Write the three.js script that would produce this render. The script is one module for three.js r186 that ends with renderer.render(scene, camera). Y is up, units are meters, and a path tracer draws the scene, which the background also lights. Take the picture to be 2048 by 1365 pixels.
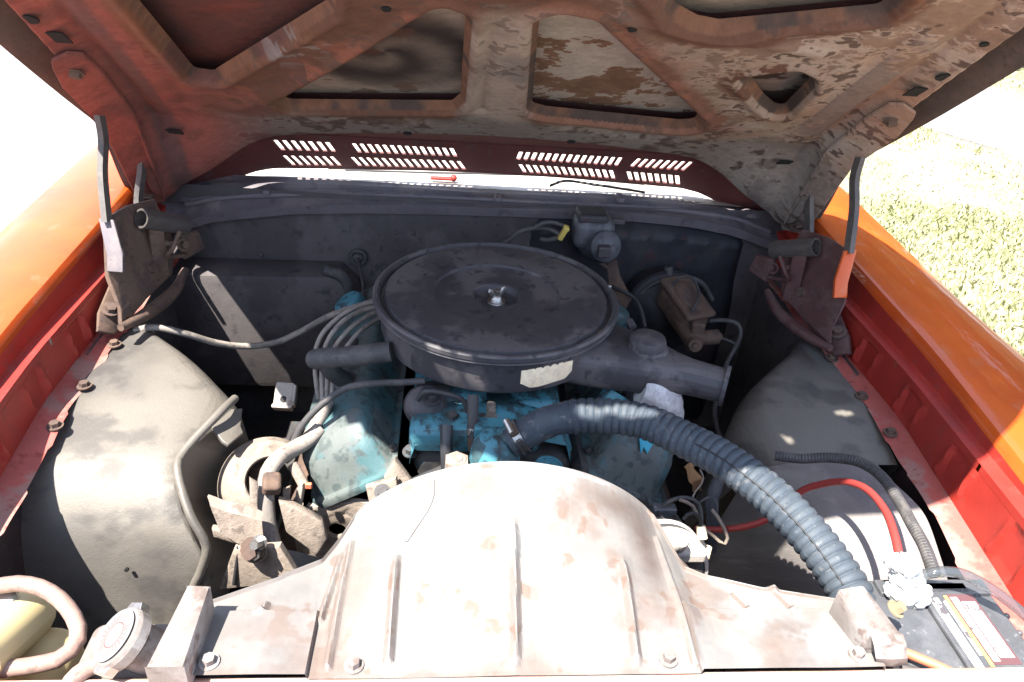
import * as THREE from 'three';
import { mergeGeometries, mergeVertices, toCreasedNormals } from 'three/addons/utils/BufferGeometryUtils.js';
import { RoundedBoxGeometry } from 'three/addons/geometries/RoundedBoxGeometry.js';

/* ---------- camera, sky, sun, exposure ---------- */
const scene = new THREE.Scene();
const V = (x, y, z) => new THREE.Vector3(x, y, z);
const D2R = Math.PI / 180, W = 2048, H = 1365, FPX = 1509.8;
const EYE = V(-0.0874, 0.6131, 1.4097);
const yaw = 6.36 * D2R, pitch = 31.23 * D2R, roll = 4.96 * D2R;
const FW = V(Math.sin(yaw) * Math.cos(pitch), -Math.sin(pitch), -Math.cos(yaw) * Math.cos(pitch));
const r0 = V(Math.cos(yaw), 0, Math.sin(yaw)), u0 = r0.clone().cross(FW);
const RT = r0.clone().multiplyScalar(Math.cos(roll)).addScaledVector(u0, Math.sin(roll));
const UP = u0.clone().multiplyScalar(Math.cos(roll)).addScaledVector(r0, -Math.sin(roll));
const camera = new THREE.PerspectiveCamera(2 * Math.atan(H / 2 / FPX) / D2R, W / H, 0.02, 600);
camera.position.copy(EYE);
camera.quaternion.setFromRotationMatrix(new THREE.Matrix4().makeBasis(RT, UP, FW.clone().negate()));
camera.updateMatrixWorld(true);

const SUN = V(-0.40, 1, 0.32).normalize();
const sun = new THREE.DirectionalLight(new THREE.Color(1, 0.95, 0.86), 4.2);
sun.position.copy(SUN).multiplyScalar(20); sun.castShadow = true;
sun.shadow.mapSize.set(4096, 4096);
Object.assign(sun.shadow.camera, { left: -4, right: 4, top: 4, bottom: -4, near: 1, far: 60 });
scene.add(sun);
{ // one clear sky: pale at the horizon, blue overhead, a wide soft glow round the sun
  const w = 512, h = 256, d = new Float32Array(w * h * 4);
  for (let j = 0; j < h; j++) for (let i = 0; i < w; i++) {
    const el = ((j + .5) / h - .5) * Math.PI, az = ((i + .5) / w - .5) * 2 * Math.PI;
    const dir = V(Math.cos(el) * Math.cos(az), Math.sin(el), Math.cos(el) * Math.sin(az));
    const t = .96 * Math.pow(Math.max(0, dir.y), .5), g = Math.pow(Math.max(0, dir.dot(SUN)), 9);
    const lo = dir.y < 0 ? .45 : 1, k = (j * w + i) * 4;
    d[k] = (0.46 * (1 - t) + 0.20 * t + .28 * g) * lo; d[k + 1] = (0.51 * (1 - t) + 0.285 * t + .26 * g) * lo; d[k + 2] = (0.59 * (1 - t) + 0.46 * t + .22 * g) * lo; d[k + 3] = 1;
  }
  const s = new THREE.DataTexture(d, w, h, THREE.RGBAFormat, THREE.FloatType);
  s.mapping = THREE.EquirectangularReflectionMapping; s.magFilter = s.minFilter = THREE.LinearFilter; s.needsUpdate = true;
  scene.background = s; scene.environment = s;
}
const renderer = new THREE.WebGLRenderer({ antialias: true });
renderer.setSize(1024, 682);
renderer.toneMapping = THREE.LinearToneMapping;
renderer.toneMappingExposure = 4.8;
renderer.shadowMap.enabled = true;

/* ---------- helpers ---------- */
let seed = 7; const rnd = () => { seed = (seed * 1664525 + 1013904223) >>> 0; return seed / 4294967296; };
const clamp = (x, a = 0, b = 1) => Math.min(b, Math.max(a, x)), mix = (a, b, t) => a + (b - a) * t;
const ss = (a, b, x) => { const t = clamp((x - a) / (b - a)); return t * t * (3 - 2 * t); };
const mixC = (a, b, t) => [mix(a[0], b[0], t), mix(a[1], b[1], t), mix(a[2], b[2], t)];
// point of the car seen along a sight line of the survey photo, given one of its coordinates (or its depth)
function P(px, py, ax, v) {
  const d = FW.clone().addScaledVector(RT, (px - W / 2) / FPX).addScaledVector(UP, (H / 2 - py) / FPX);
  const t = ax === 'd' ? v : (v - EYE[ax]) / d[ax];
  return EYE.clone().addScaledVector(d, t);
}
const HASH = new Float32Array(65536); for (let i = 0; i < 65536; i++) HASH[i] = rnd();
const h2 = (x, y) => HASH[((x * 73856093) ^ (y * 19349663)) & 65535];
function vn(x, y, p) { // tileable value noise
  const xi = Math.floor(x), yi = Math.floor(y), fx = x - xi, fy = y - yi, a = ((xi % p) + p) % p, b = (a + 1) % p, c = ((yi % p) + p) % p, e = (c + 1) % p;
  const u = fx * fx * (3 - 2 * fx), v = fy * fy * (3 - 2 * fy);
  return (h2(a, c) * (1 - u) + h2(b, c) * u) * (1 - v) + (h2(a, e) * (1 - u) + h2(b, e) * u) * v;
}
function fbm(u, v, f, o = 4) { let s = 0, a = .5, t = 0; for (let i = 0; i < o; i++) { s += a * vn(u * f + i * 17.3, v * f + i * 9.1, f); t += a; a *= .55; f *= 2; } return s / t; }
const enc = x => { x = clamp(x); return 255 * (x <= .0031308 ? x * 12.92 : 1.055 * Math.pow(x, 1 / 2.4) - .055); };
function texPair(w, h, fn) { // fn(u,v) -> [r,g,b,height,rough]
  const c = new Uint8Array(w * h * 4), b = new Uint8Array(w * h * 4), r = new Uint8Array(w * h * 4);
  for (let j = 0; j < h; j++) for (let i = 0; i < w; i++) {
    const o = fn((i + .5) / w, (j + .5) / h, i, j), k = (j * w + i) * 4;
    c[k] = enc(o[0]); c[k + 1] = enc(o[1]); c[k + 2] = enc(o[2]); c[k + 3] = b[k + 3] = r[k + 3] = 255;
    b[k] = b[k + 1] = b[k + 2] = 255 * clamp(o[3]); r[k] = r[k + 1] = r[k + 2] = 255 * clamp(o[4]);
  }
  const mk = (d, srgb) => { const t = new THREE.DataTexture(d, w, h, THREE.RGBAFormat); if (srgb) t.colorSpace = THREE.SRGBColorSpace; t.wrapS = t.wrapT = THREE.RepeatWrapping; t.magFilter = THREE.LinearFilter; t.minFilter = THREE.LinearMipmapLinearFilter; t.generateMipmaps = true; t.needsUpdate = true; return t; };
  return [mk(c, true), mk(b), mk(r)];
}
let RICH = 0;
// worn surface: paint a, wear b in broad patches, c in small flecks; rough range; bump in metres
function dirt(o) {
  const { a, b = a, c = b, f = 4, lo = .45, hi = .65, fl = .66, fk = .8, r = [.5, .8], bump = .0008, grain = .12, size = 384, metal = 0, phys } = o, rich = RICH++ < 22;
  const off = rnd() * 7;
  const [m, bm, rm] = texPair(size, size, (u, v, i, j) => {
    const n1 = fbm(u + off, v + off, f, 5), n2 = fbm(u + .37 + off, v + .71, f * 4, 5), n3 = h2(i + 11, j + 5), n4 = fbm(u, v + off, f * 2, 3);
    const t1 = ss(lo, hi, n1 + (n2 - .5) * .25), t2 = ss(fl - .05, fl + .09, n2 * .8 + n3 * .06 + n4 * .17) * fk;
    let col = mixC(mixC(a, b, t1), c, t2); const g = 1 + grain * (n3 - .5) * 2 + (n4 - .5) * .35;
    col = col.map(x => x * g);
    return [...col, .5 + (n2 - .5) * .7 + (n3 - .5) * .25 - t2 * .2, mix(r[0], r[1], clamp(n1 * .6 + n4 * .4 + t2 * .3))];
  });
  const M = new (phys ? THREE.MeshPhysicalMaterial : THREE.MeshStandardMaterial)({ map: m, bumpMap: bm, bumpScale: bump, ...(size >= 384 && rich ? { roughnessMap: rm, roughness: 1 } : { roughness: (r[0] + r[1]) / 2 }), metalness: metal, side: THREE.DoubleSide, ...(phys || {}) });
  M.userData.tile = o.tile || .35; return M;
}
const plain = (c, rough = .6, metal = 0, x = {}) => { const m = new THREE.MeshStandardMaterial({ roughness: rough, metalness: metal, side: THREE.DoubleSide, ...x }); m.color.setRGB(...c); return m; };
function boxUV(g, tile) {
  g = g.index ? g.toNonIndexed() : g; const p = g.attributes.position, n = p.count, uv = new Float32Array(n * 2), a = V(), b = V(), c = V();
  for (let i = 0; i < n; i += 3) {
    a.fromBufferAttribute(p, i); b.fromBufferAttribute(p, i + 1); c.fromBufferAttribute(p, i + 2);
    const nn = b.clone().sub(a).cross(c.clone().sub(a)), X = Math.abs(nn.x), Y = Math.abs(nn.y), Z = Math.abs(nn.z);
    [a, b, c].forEach((q, k) => { const o = (i + k) * 2; if (Y >= X && Y >= Z) { uv[o] = q.x / tile; uv[o + 1] = q.z / tile; } else if (X >= Z) { uv[o] = q.z / tile; uv[o + 1] = q.y / tile; } else { uv[o] = q.x / tile; uv[o + 1] = q.y / tile; } });
  }
  g.setAttribute('uv', new THREE.BufferAttribute(uv, 2)); return g;
}
const names = {};
const numbered = n => { const k = names[n] = (names[n] ?? -1) + 1; return k ? `${n}_${String(k).padStart(3, '0')}` : n; };
function thing(name, label, category, o = [0, 0, 0], group) {
  const t = new THREE.Group(); t.name = numbered(name); t.position.set(...(o.isVector3 ? o.toArray() : o));
  t.userData = { label, category }; if (group) t.userData.group = group; scene.add(t); return t;
}
function origin(o) { while (o.parent && o.parent !== scene) o = o.parent; return o.position; }
function put(name, g, m, parent, label, keepUV) { // geometry in car coordinates, hung under its thing
  if (Array.isArray(g)) g = join(g);
  if (!keepUV) g = boxUV(g, m.userData.tile || .35);
  const o = origin(parent); g.translate(-o.x, -o.y, -o.z);
  const e = new THREE.Mesh(g, m); e.name = name; e.castShadow = e.receiveShadow = true; if (label) e.userData.label = label; parent.add(e); return e;
}
function join(L) { return mergeGeometries(L.map(g => { g = g.index ? g.toNonIndexed() : g; for (const k of Object.keys(g.attributes)) if (k !== 'position' && k !== 'normal' && k !== 'uv') g.deleteAttribute(k); if (!g.attributes.uv) g.setAttribute('uv', new THREE.BufferAttribute(new Float32Array(g.attributes.position.count * 2), 2)); return g; })); }
function grid(nu, nv, fn, crease = .6) { // surface from fn(i/nu, j/nv) -> Vector3 (null = hole)
  const pos = [], id = [], ix = []; let c = 0;
  for (let j = 0; j <= nv; j++) for (let i = 0; i <= nu; i++) { const q = fn(i / nu, j / nv); if (q) { pos.push(q.x, q.y, q.z); ix.push(c++); } else ix.push(-1); }
  for (let j = 0; j < nv; j++) for (let i = 0; i < nu; i++) { const a = ix[j * (nu + 1) + i], b = ix[j * (nu + 1) + i + 1], d = ix[(j + 1) * (nu + 1) + i], e = ix[(j + 1) * (nu + 1) + i + 1]; if (a < 0 || b < 0 || d < 0 || e < 0) continue; id.push(a, b, d, b, e, d); }
  const g = new THREE.BufferGeometry(); g.setAttribute('position', new THREE.Float32BufferAttribute(pos, 3)); g.setIndex(id); g.computeVertexNormals();
  return crease ? toCreasedNormals(g, crease) : g;
}
const lerpLine = (L, t) => { const n = L.length - 1, x = clamp(t) * n, i = Math.min(n - 1, Math.floor(x)); return L[i].clone().lerp(L[i + 1], x - i); };
function loft(S, { sub = 1, crease = .6 } = {}) { // S: rows of Vector3
  const nu = (S[0].length - 1) * sub, nv = (S.length - 1) * sub;
  return grid(nu, nv, (u, v) => { const y = v * (S.length - 1), j = Math.min(S.length - 2, Math.floor(y)); return lerpLine(S[j], u).lerp(lerpLine(S[j + 1], u), y - j); }, crease);
}
function thick(S, th, o) { if (o && o.smooth) S = S.map(r => curve(r).getPoints(o.smooth)); // a sheet given by rows, closed into a solid of that thickness
  const R = S.length, Cn = S[0].length, N = (j, i) => { const a = S[Math.min(R - 1, j + 1)][i].clone().sub(S[Math.max(0, j - 1)][i]), b = S[j][Math.min(Cn - 1, i + 1)].clone().sub(S[j][Math.max(0, i - 1)]); return a.cross(b).normalize(); };
  const B = S.map((r, j) => r.map((p, i) => p.clone().addScaledVector(N(j, i), th)));
  const rows = S.map((r, j) => [...r, ...B[j].slice().reverse(), r[0]]);
  return join([loft(rows, o), loft([S[0], B[0]]), loft([S[R - 1], B[R - 1]])]);
}
const curve = (pts, t = .5) => new THREE.CatmullRomCurve3(pts, false, 'catmullrom', t);
function tube(pts, r, { rad = 10, seg, rf, cap = true } = {}) {
  const c = curve(pts), L = c.getLength(), n = seg || Math.max(8, Math.ceil(L / .012));
  const g = new THREE.TubeGeometry(c, n, r, rad, false);
  if (rf) { const p = g.attributes.position, fr = c.getSpacedPoints(n); for (let i = 0; i <= n; i++) { const q = c.getPointAt(i / n), k = rf(i / n, L); for (let j = 0; j <= rad; j++) { const e = i * (rad + 1) + j; p.setXYZ(e, q.x + (p.getX(e) - q.x) * k, q.y + (p.getY(e) - q.y) * k, q.z + (p.getZ(e) - q.z) * k); } } g.computeVertexNormals(); }
  if (!cap) return g;
  const L2 = [g];
  for (const t of [0, 1]) { const q = c.getPointAt(t), d = c.getTangentAt(t), s = new THREE.CircleGeometry(r * (rf ? rf(t, L) : 1), rad); s.applyQuaternion(new THREE.Quaternion().setFromUnitVectors(V(0, 0, 1), d)); s.translate(q.x, q.y, q.z); L2.push(s); }
  return join(L2);
}
const ext = (pts, depth, bevel = .002, holes = []) => { const s = new THREE.Shape(pts.map(p => new THREE.Vector2(p[0], p[1]))); holes.forEach(h => s.holes.push(new THREE.Path(h.map(p => new THREE.Vector2(p[0], p[1]))))); return new THREE.ExtrudeGeometry(s, { depth, bevelEnabled: bevel > 0, bevelSize: bevel, bevelThickness: bevel, bevelSegments: 2, curveSegments: 10 }); };
const rbox = (w, h, d, r = .006, n = 3) => new RoundedBoxGeometry(w, h, d, n, Math.min(r, w / 2.01, h / 2.01, d / 2.01));
const frame = (g, o, x, y) => { const X = x.clone().normalize(), Z = X.clone().cross(y).normalize(), Y = Z.clone().cross(X); g.applyMatrix4(new THREE.Matrix4().makeBasis(X, Y, Z).setPosition(o)); return g; };
const aim = (g, o, dir, from = V(0, 1, 0)) => { g.applyQuaternion(new THREE.Quaternion().setFromUnitVectors(from, dir.clone().normalize())); g.translate(o.x, o.y, o.z); return g; };
const lathe = (pts, n = 48) => new THREE.LatheGeometry(pts.map(p => new THREE.Vector2(p[0], p[1])), n);
const cyl = (a, b, r1, r2 = r1, n = 20) => { const d = b.clone().sub(a), g = new THREE.CylinderGeometry(r2, r1, d.length(), n, 1); return aim(g, a.clone().add(b).multiplyScalar(.5), d); };
function bolt(o, dir, r = .008, h = .006) { return toCreasedNormals(join([aim(new THREE.CylinderGeometry(r * .92, r, h, 6), o.clone().addScaledVector(dir.clone().normalize(), h / 2 + .002), dir), aim(new THREE.CylinderGeometry(r * 1.5, r * 1.5, .002, 16), o.clone().addScaledVector(dir.clone().normalize(), .001), dir)]), .5); }
function plate(pts, th = .004) { // plate through coplanar-ish 3D points, extruded along its normal, bevelled
  const o = pts[0], x = pts[1].clone().sub(o).normalize(), n = x.clone().cross(pts[pts.length - 1].clone().sub(o)).normalize(), y = n.clone().cross(x);
  const g0 = ext(pts.map(p => { const d = p.clone().sub(o); return [d.dot(x), d.dot(y)]; }), th, Math.min(.0026, th / 2.2)), g = toCreasedNormals(g0, .9);
  g.applyMatrix4(new THREE.Matrix4().makeBasis(x, y, n).setPosition(o)); return g;
}

/* ---------- materials ---------- */
const M = {};
M.red = dirt({ a: [.50, .082, .014], b: [.46, .070, .014], c: [.44, .17, .10], f: 4, fl: .70, fk: .35, r: [.25, .4], bump: .00004, grain: .05, tile: .6, phys: { clearcoat: .5, clearcoatRoughness: .04, specularIntensity: .2 } });
M.redIn = dirt({ a: [.33, .026, .017], b: [.26, .024, .018], c: [.22, .055, .045], f: 4, fl: .66, fk: .4, r: [.4, .7], bump: .0005, grain: .06, tile: .4 });
M.redDust = dirt({ a: [.36, .085, .07], b: [.30, .16, .135], c: [.22, .04, .03], f: 6, r: [.6, .9], bump: .0012, tile: .3 });
M.fire = dirt({ a: [.058, .050, .053], b: [.088, .077, .078], c: [.036, .032, .037], f: 5, r: [.55, .85], bump: .0009, tile: .45 });
M.fireR = dirt({ a: [.015, .016, .022], b: [.030, .027, .032], c: [.05, .018, .022], f: 4, fl: .68, r: [.45, .8], bump: .0012, tile: .35 });
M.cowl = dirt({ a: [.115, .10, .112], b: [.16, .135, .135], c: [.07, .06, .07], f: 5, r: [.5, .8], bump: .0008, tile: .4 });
M.tanHose = dirt({ a: [.27, .175, .145], b: [.21, .135, .115], c: [.15, .10, .085], f: 6, r: [.6, .85], bump: .0004, tile: .2, size: 256 });
M.front = dirt({ a: [.42, .22, .16], b: [.40, .30, .25], c: [.30, .10, .06], f: 5, r: [.6, .85], bump: .0006, tile: .3, size: 256 });
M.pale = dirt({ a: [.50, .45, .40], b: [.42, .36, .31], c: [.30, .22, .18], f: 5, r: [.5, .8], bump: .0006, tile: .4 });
M.air = dirt({ a: [.045, .042, .049], b: [.092, .082, .086], c: [.022, .020, .026], f: 5, fl: .64, r: [.45, .75], bump: .0003, grain: .10, tile: .3 });
M.rubber = dirt({ a: [.055, .052, .054], b: [.085, .078, .076], c: [.035, .033, .035], f: 6, r: [.55, .8], bump: .0004, tile: .15 });
M.dust = dirt({ a: [.27, .218, .18], b: [.20, .16, .13], c: [.12, .095, .08], f: 5, r: [.75, .95], bump: .0022, grain: .2, tile: .2 });
M.hoseDust = dirt({ a: [.27, .235, .205], b: [.17, .15, .135], c: [.10, .085, .08], f: 6, r: [.6, .85], bump: .0005, tile: .2 });
M.wheelL = dirt({ a: [.130, .116, .100], b: [.090, .081, .074], c: [.046, .041, .040], f: 3, lo: .40, hi: .62, fl: .60, fk: .6, r: [.42, .75], bump: .0009, grain: .06, tile: .8, size: 512 });
M.wheelR = M.wheelL; M.motor = dirt({ a: [.075, .078, .088], b: [.05, .052, .062], c: [.03, .032, .04], f: 5, r: [.4, .7], bump: .0008, tile: .2, size: 256 });
M.tray = dirt({ a: [.21, .19, .18], b: [.17, .15, .15], c: [.26, .24, .22], f: 5, r: [.5, .8], bump: .0006, tile: .3 });
{ const [m, b] = texPair(1024, 640, (u, v, i, j) => { // stained galvanised sheet: clouds, tide marks, rust freckles
    const n1 = fbm(u + .2, v + .1, 5, 6), n2 = fbm(u + .7, v + .4, 14, 5), n3 = h2(i, j), n5 = fbm(u + .4, v + .9, 3, 3), n6 = fbm(u + .15, v + .55, 40, 3);
    let c = mixC([.205, .202, .198], [.165, .153, .144], ss(.40, .62, n1)); c = mixC(c, [.15, .115, .10], ss(.50, .62, n2 * .6 + n5 * .4) * .8);
    for (const q of [.46, .54, .60]) c = mixC(c, [.15, .12, .105], .55 * Math.exp(-Math.pow((n1 * .7 + n2 * .3 - q) / .006, 2)) * ss(.45, .55, n5 + (n6 - .5) * .3));
    c = mixC(c, [.12, .075, .055], ss(.60, .68, n6 * .55 + n2 * .45) * .7);
    const X = (u > .54 ? u - 1 : u) * .66, Z = (v + 1) * .66, blot = (x, z, a, b) => Math.exp(-Math.pow((X - x) / a, 2) - Math.pow((Z - z) / b, 2)), br = .35 + 1.3 * n2;
    c = mixC(c, [.085, .062, .055], clamp(1.1 * blot(.142, .835, .018, .06) * br)); c = mixC(c, [.10, .078, .068], clamp(.9 * blot(.115, .795, .03, .02) * br)); c = mixC(c, [.13, .115, .11], clamp(.8 * blot(-.01, .80, .07, .022) * br));
    c = mixC(c, [.12, .085, .07], clamp(ss(.968, .986, Z + (n2 - .5) * .05) * .6)); c = mixC(c, [.14, .11, .095], clamp(1.1 * blot(.27, .945, .06, .03) * ss(.42, .6, n2))); c = mixC(c, [.14, .105, .088], clamp(.7 * blot(-.24, .95, .05, .03) * ss(.42, .58, n2)));
    c = mixC(c, [.15, .125, .11], clamp(.9 * blot(-.165, .88, .02, .06) * br)); c = mixC(c, [.10, .10, .11], ss(.58, .72, fbm(u + .8, v + .2, 4, 5)) * .25);
    const g = 1 + (n3 - .5) * .10 + (n6 - .5) * .25; return [c[0] * g, c[1] * g, c[2] * g, .5 + (n2 - .5) * .5 + (n6 - .5) * .4, .55]; });
  M.shroud = new THREE.MeshStandardMaterial({ map: m, bumpMap: b, bumpScale: .0014, roughness: .72, side: THREE.DoubleSide }); M.shroud.userData.tile = .66; }
M.rail = dirt({ a: [.22, .20, .19], b: [.165, .14, .128], c: [.10, .07, .06], f: 5, fl: .6, r: [.5, .8], bump: .0006, tile: .25 });
M.teal = dirt({ a: [.065, .225, .285], b: [.040, .090, .105], c: [.03, .038, .042], f: 6, lo: .42, hi: .60, fl: .60, fk: .85, r: [.45, .75], bump: .0007, grain: .15, tile: .22, size: 512 });
M.tealDirty = dirt({ a: [.058, .118, .128], b: [.098, .112, .108], c: [.040, .055, .056], f: 5, lo: .42, hi: .62, fl: .56, fk: .8, r: [.35, .65], bump: .0006, grain: .14, tile: .24, size: 512 });
M.hem = dirt({ a: [.055, .046, .042], b: [.075, .058, .050], c: [.035, .03, .03], f: 6, r: [.75, .95], bump: .001, tile: .2, size: 256 });
M.louvre = dirt({ a: [.10, .024, .022], b: [.075, .024, .023], c: [.09, .05, .045], f: 5, r: [.5, .8], bump: .0005, tile: .3, size: 256 });
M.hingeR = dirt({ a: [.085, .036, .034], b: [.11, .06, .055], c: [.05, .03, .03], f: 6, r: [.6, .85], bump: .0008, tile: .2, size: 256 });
M.apron = dirt({ a: [.045, .022, .022], b: [.03, .02, .022], c: [.06, .04, .038], f: 6, r: [.7, .9], bump: .001, tile: .3, size: 256 });
M.armMetal = dirt({ a: [.088, .080, .076], b: [.11, .095, .086], c: [.05, .045, .043], f: 6, r: [.6, .85], bump: .0006, tile: .2, size: 256 });
M.hole = plain([.004, .004, .004], 1);  // flat black for the shade inside holes
M.iron = dirt({ a: [.045, .042, .045], b: [.06, .055, .05], c: [.03, .06, .07], f: 6, r: [.5, .8], bump: .0009, tile: .2 });
M.rust = dirt({ a: [.115, .072, .052], b: [.085, .055, .045], c: [.05, .035, .03], f: 6, r: [.7, .95], bump: .001, tile: .15 });
M.steel = dirt({ a: [.55, .54, .52], b: [.42, .40, .38], c: [.3, .25, .2], f: 6, r: [.25, .5], bump: .0002, metal: 1, tile: .1, size: 256 });
M.bluegrey = dirt({ a: [.050, .063, .079], b: [.036, .048, .064], c: [.12, .123, .127], f: 6, r: [.58, .8], bump: .0003, tile: .2 });
M.foil = dirt({ a: [.55, .55, .56], b: [.42, .41, .42], c: [.3, .27, .25], f: 6, r: [.5, .7], bump: .0006, tile: .1, size: 256 });
M.cableRed = plain([.30, .035, .03], .55); M.cableRed2 = plain([.55, .16, .09], .5);
M.black = plain([.02, .02, .022], .6); M.blackGloss = plain([.03, .03, .034], .35);
M.white = dirt({ a: [.62, .62, .60], b: [.52, .53, .50], c: [.30, .34, .32], f: 8, r: [.85, 1], bump: .002, tile: .06, size: 256 });
M.yellow = plain([.55, .42, .10], .6); M.brassy = plain([.24, .19, .12], .6);
M.cream = dirt({ a: [.93, .76, .53], b: [.88, .70, .48], c: [.3, .26, .2], f: 6, fl: .74, r: [.6, .8], bump: .0002, tile: .08, size: 256 });
M.jug = plain([.58, .47, .25], .5); M.jug.userData.tile = .2;
M.battery = dirt({ a: [.070, .072, .080], b: [.09, .092, .10], c: [.26, .26, .27], f: 6, fl: .70, fk: .5, r: [.35, .6], bump: .0002, tile: .16, size: 256 });
M.clear = new THREE.MeshPhysicalMaterial({ color: 0xb9bec2, transmission: .92, roughness: .06, thickness: 0, side: THREE.DoubleSide });
M.glass = new THREE.MeshPhysicalMaterial({ color: 0xe8f0ee, transmission: .85, roughness: .03, thickness: 0, side: THREE.DoubleSide });

/* ---------- the setting ---------- */
function ground(name, pts, y, m, th = 0) {
  const s = new THREE.Shape(pts.map(p => new THREE.Vector2(p[0], -p[1]))); let g = th ? new THREE.ExtrudeGeometry(s, { depth: th, bevelEnabled: false }) : new THREE.ShapeGeometry(s);
  g.rotateX(-Math.PI / 2); g.translate(0, y - th, 0); g = boxUV(g, m.userData.tile);
  const e = new THREE.Mesh(g, m); e.name = name; e.receiveShadow = e.castShadow = true; e.userData.kind = 'structure'; scene.add(e); return e;
}
const GY = -.92;
M.soil = dirt({ a: [.33, .295, .215], b: [.22, .22, .125], c: [.28, .24, .17], f: 6, lo: .40, hi: .60, r: [.9, 1], bump: .006, grain: .25, tile: 2.2, size: 512 });
M.concrete = dirt({ a: [.24, .236, .228], b: [.185, .18, .172], c: [.14, .135, .125], f: 5, r: [.85, .98], bump: .002, grain: .12, tile: 1.8, size: 512 });
ground('ground', [[-250, -250], [250, -250], [250, 250], [-250, 250]], GY - .02, M.soil);
ground('driveway', [[-14, -40], [1.35, -40], [1.35, 12], [-14, 12]], GY + .002, M.concrete, .05);
const PATH = [[1.36, -7.0], [5.85, -6.85], [5.9, -6.15], [16, -3.2], [16, -.8], [4.75, -3.45], [3.95, -5.0], [1.36, -5.3]];
ground('path', PATH, GY - .004, M.concrete, .02);
{ // grass: a dry spring lawn right of the car
  const blade = new THREE.BufferGeometry();
  blade.setAttribute('position', new THREE.Float32BufferAttribute([-.005, 0, 0, .005, 0, 0, .003, .022, .008, -.005, 0, 0, .003, .022, .008, .001, .034, .02], 3)); blade.computeVertexNormals();
  const m = new THREE.MeshPhysicalMaterial({ roughness: .9, side: THREE.DoubleSide, color: 0xffffff }); const N = 120000, I = new THREE.InstancedMesh(blade, m, N), o = new THREE.Object3D(), c = new THREE.Color();
  const inPath = (x, z) => { const pts = PATH; let k = false; for (let i = 0, j = 7; i < 8; j = i++) { const [a, b] = pts[i], [d, e] = pts[j]; if ((b > z) !== (e > z) && x < (d - a) * (z - b) / (e - b) + a) k = !k; } return k; };
  for (let i = 0; i < N;) {
    const t = rnd(), z = -14 + 14.5 * Math.sqrt(rnd()), x = 1.4 + 9 * t * (z < -4 ? 1.3 : .6); if (inPath(x, z)) continue;
    const g = ss(.42, .62, fbm(x / 8 + 3, z / 8 + 3, 9, 4)), far = z < -6.2 ? .75 : g;
    if (rnd() > .35 + .65 * far) continue;
    o.position.set(x, GY - .018, z); o.rotation.set((rnd() - .5) * 1.6, rnd() * 6.3, (rnd() - .5) * 1.6); const s = .5 + rnd() * rnd() * 1.3; o.scale.set(1.2 * s, s * (.5 + far * .6), s); o.updateMatrix(); I.setMatrixAt(i, o.matrix);
    const q = mixC([.42, .385, .275], [.27, .285, .13], clamp(far * .85 + (rnd() - .5) * .5)); c.setRGB(...q); I.setColorAt(i, c); i++;
  }
  I.name = 'grass'; I.castShadow = I.receiveShadow = true; I.userData = { label: 'pale dry lawn with green tufts right of the car', category: 'grass', kind: 'stuff' }; scene.add(I);
}

{ // garden trees beyond the right edge of the view: the right fender mirrors them
  const leaf = new THREE.BufferGeometry(); leaf.setAttribute('position', new THREE.Float32BufferAttribute([0, 0, 0, .07, .02, .09, 0, 0, .22, 0, 0, 0, 0, 0, .22, -.07, .02, .09], 3)); leaf.computeVertexNormals();
  const lm = new THREE.MeshPhysicalMaterial({ roughness: .8, transmission: .35, thickness: 0, side: THREE.DoubleSide });
  [[10.4, -10.6, 'leafy garden tree nearest the path right of the car'], [15, -6.5, 'leafy garden tree standing rightmost on the lawn'], [6.2, -15, 'leafy garden tree farthest back behind the raised bonnet']].forEach(([x, z, label]) => {
    const t = thing('tree', label, 'tree', [x, GY, z]);
    put('trunk', [tube([V(x, GY, z), V(x + .1, 1, z - .1), V(x - .1, 3, z), V(x, 6, z + .1)], .22, { rad: 10, rf: u => 1 - .6 * u }), ...[0, 1, 2, 3, 4, 5].map(k => tube([V(x, 1.2 + k * .6, z), V(x + 1.6 * Math.cos(k * 2.1), 2.6 + k * .7, z + 1.6 * Math.sin(k * 2.1)), V(x + 3.6 * Math.cos(k * 2.1 + .3), 3.4 + k * .8, z + 3.6 * Math.sin(k * 2.1 + .3))], .08, { rad: 6, rf: u => 1 - .8 * u }))], M.rust, t);
    const N = 36000, I = new THREE.InstancedMesh(leaf, lm, N), o = new THREE.Object3D(), c = new THREE.Color(), cl = Array.from({ length: 150 }, () => { const a = rnd() * 6.3, r = 5.4 * Math.sqrt(rnd()), y = rnd(); return [r * Math.cos(a) * (1 - .5 * y * y), 1.8 + 12.5 * y, r * Math.sin(a) * (1 - .5 * y * y)]; });
    for (let i = 0; i < N; i++) { const q = cl[Math.floor(rnd() * cl.length)], d = V(rnd() - .5, rnd() - .5, rnd() - .5).normalize().multiplyScalar(1.2 * Math.cbrt(rnd())); o.position.set(q[0] + d.x, q[1] + d.y * .75, q[2] + d.z); o.rotation.set(rnd() * 6.3, rnd() * 6.3, rnd() * 6.3); o.scale.setScalar(.8 + rnd() * .8); o.updateMatrix(); I.setMatrixAt(i, o.matrix); c.setRGB(...mixC([.10, .13, .03], [.26, .22, .06], rnd())); I.setColorAt(i, c); }
    I.name = 'crown'; I.castShadow = I.receiveShadow = true; I.userData.kind = 'stuff'; t.add(I);
  });
}

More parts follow.
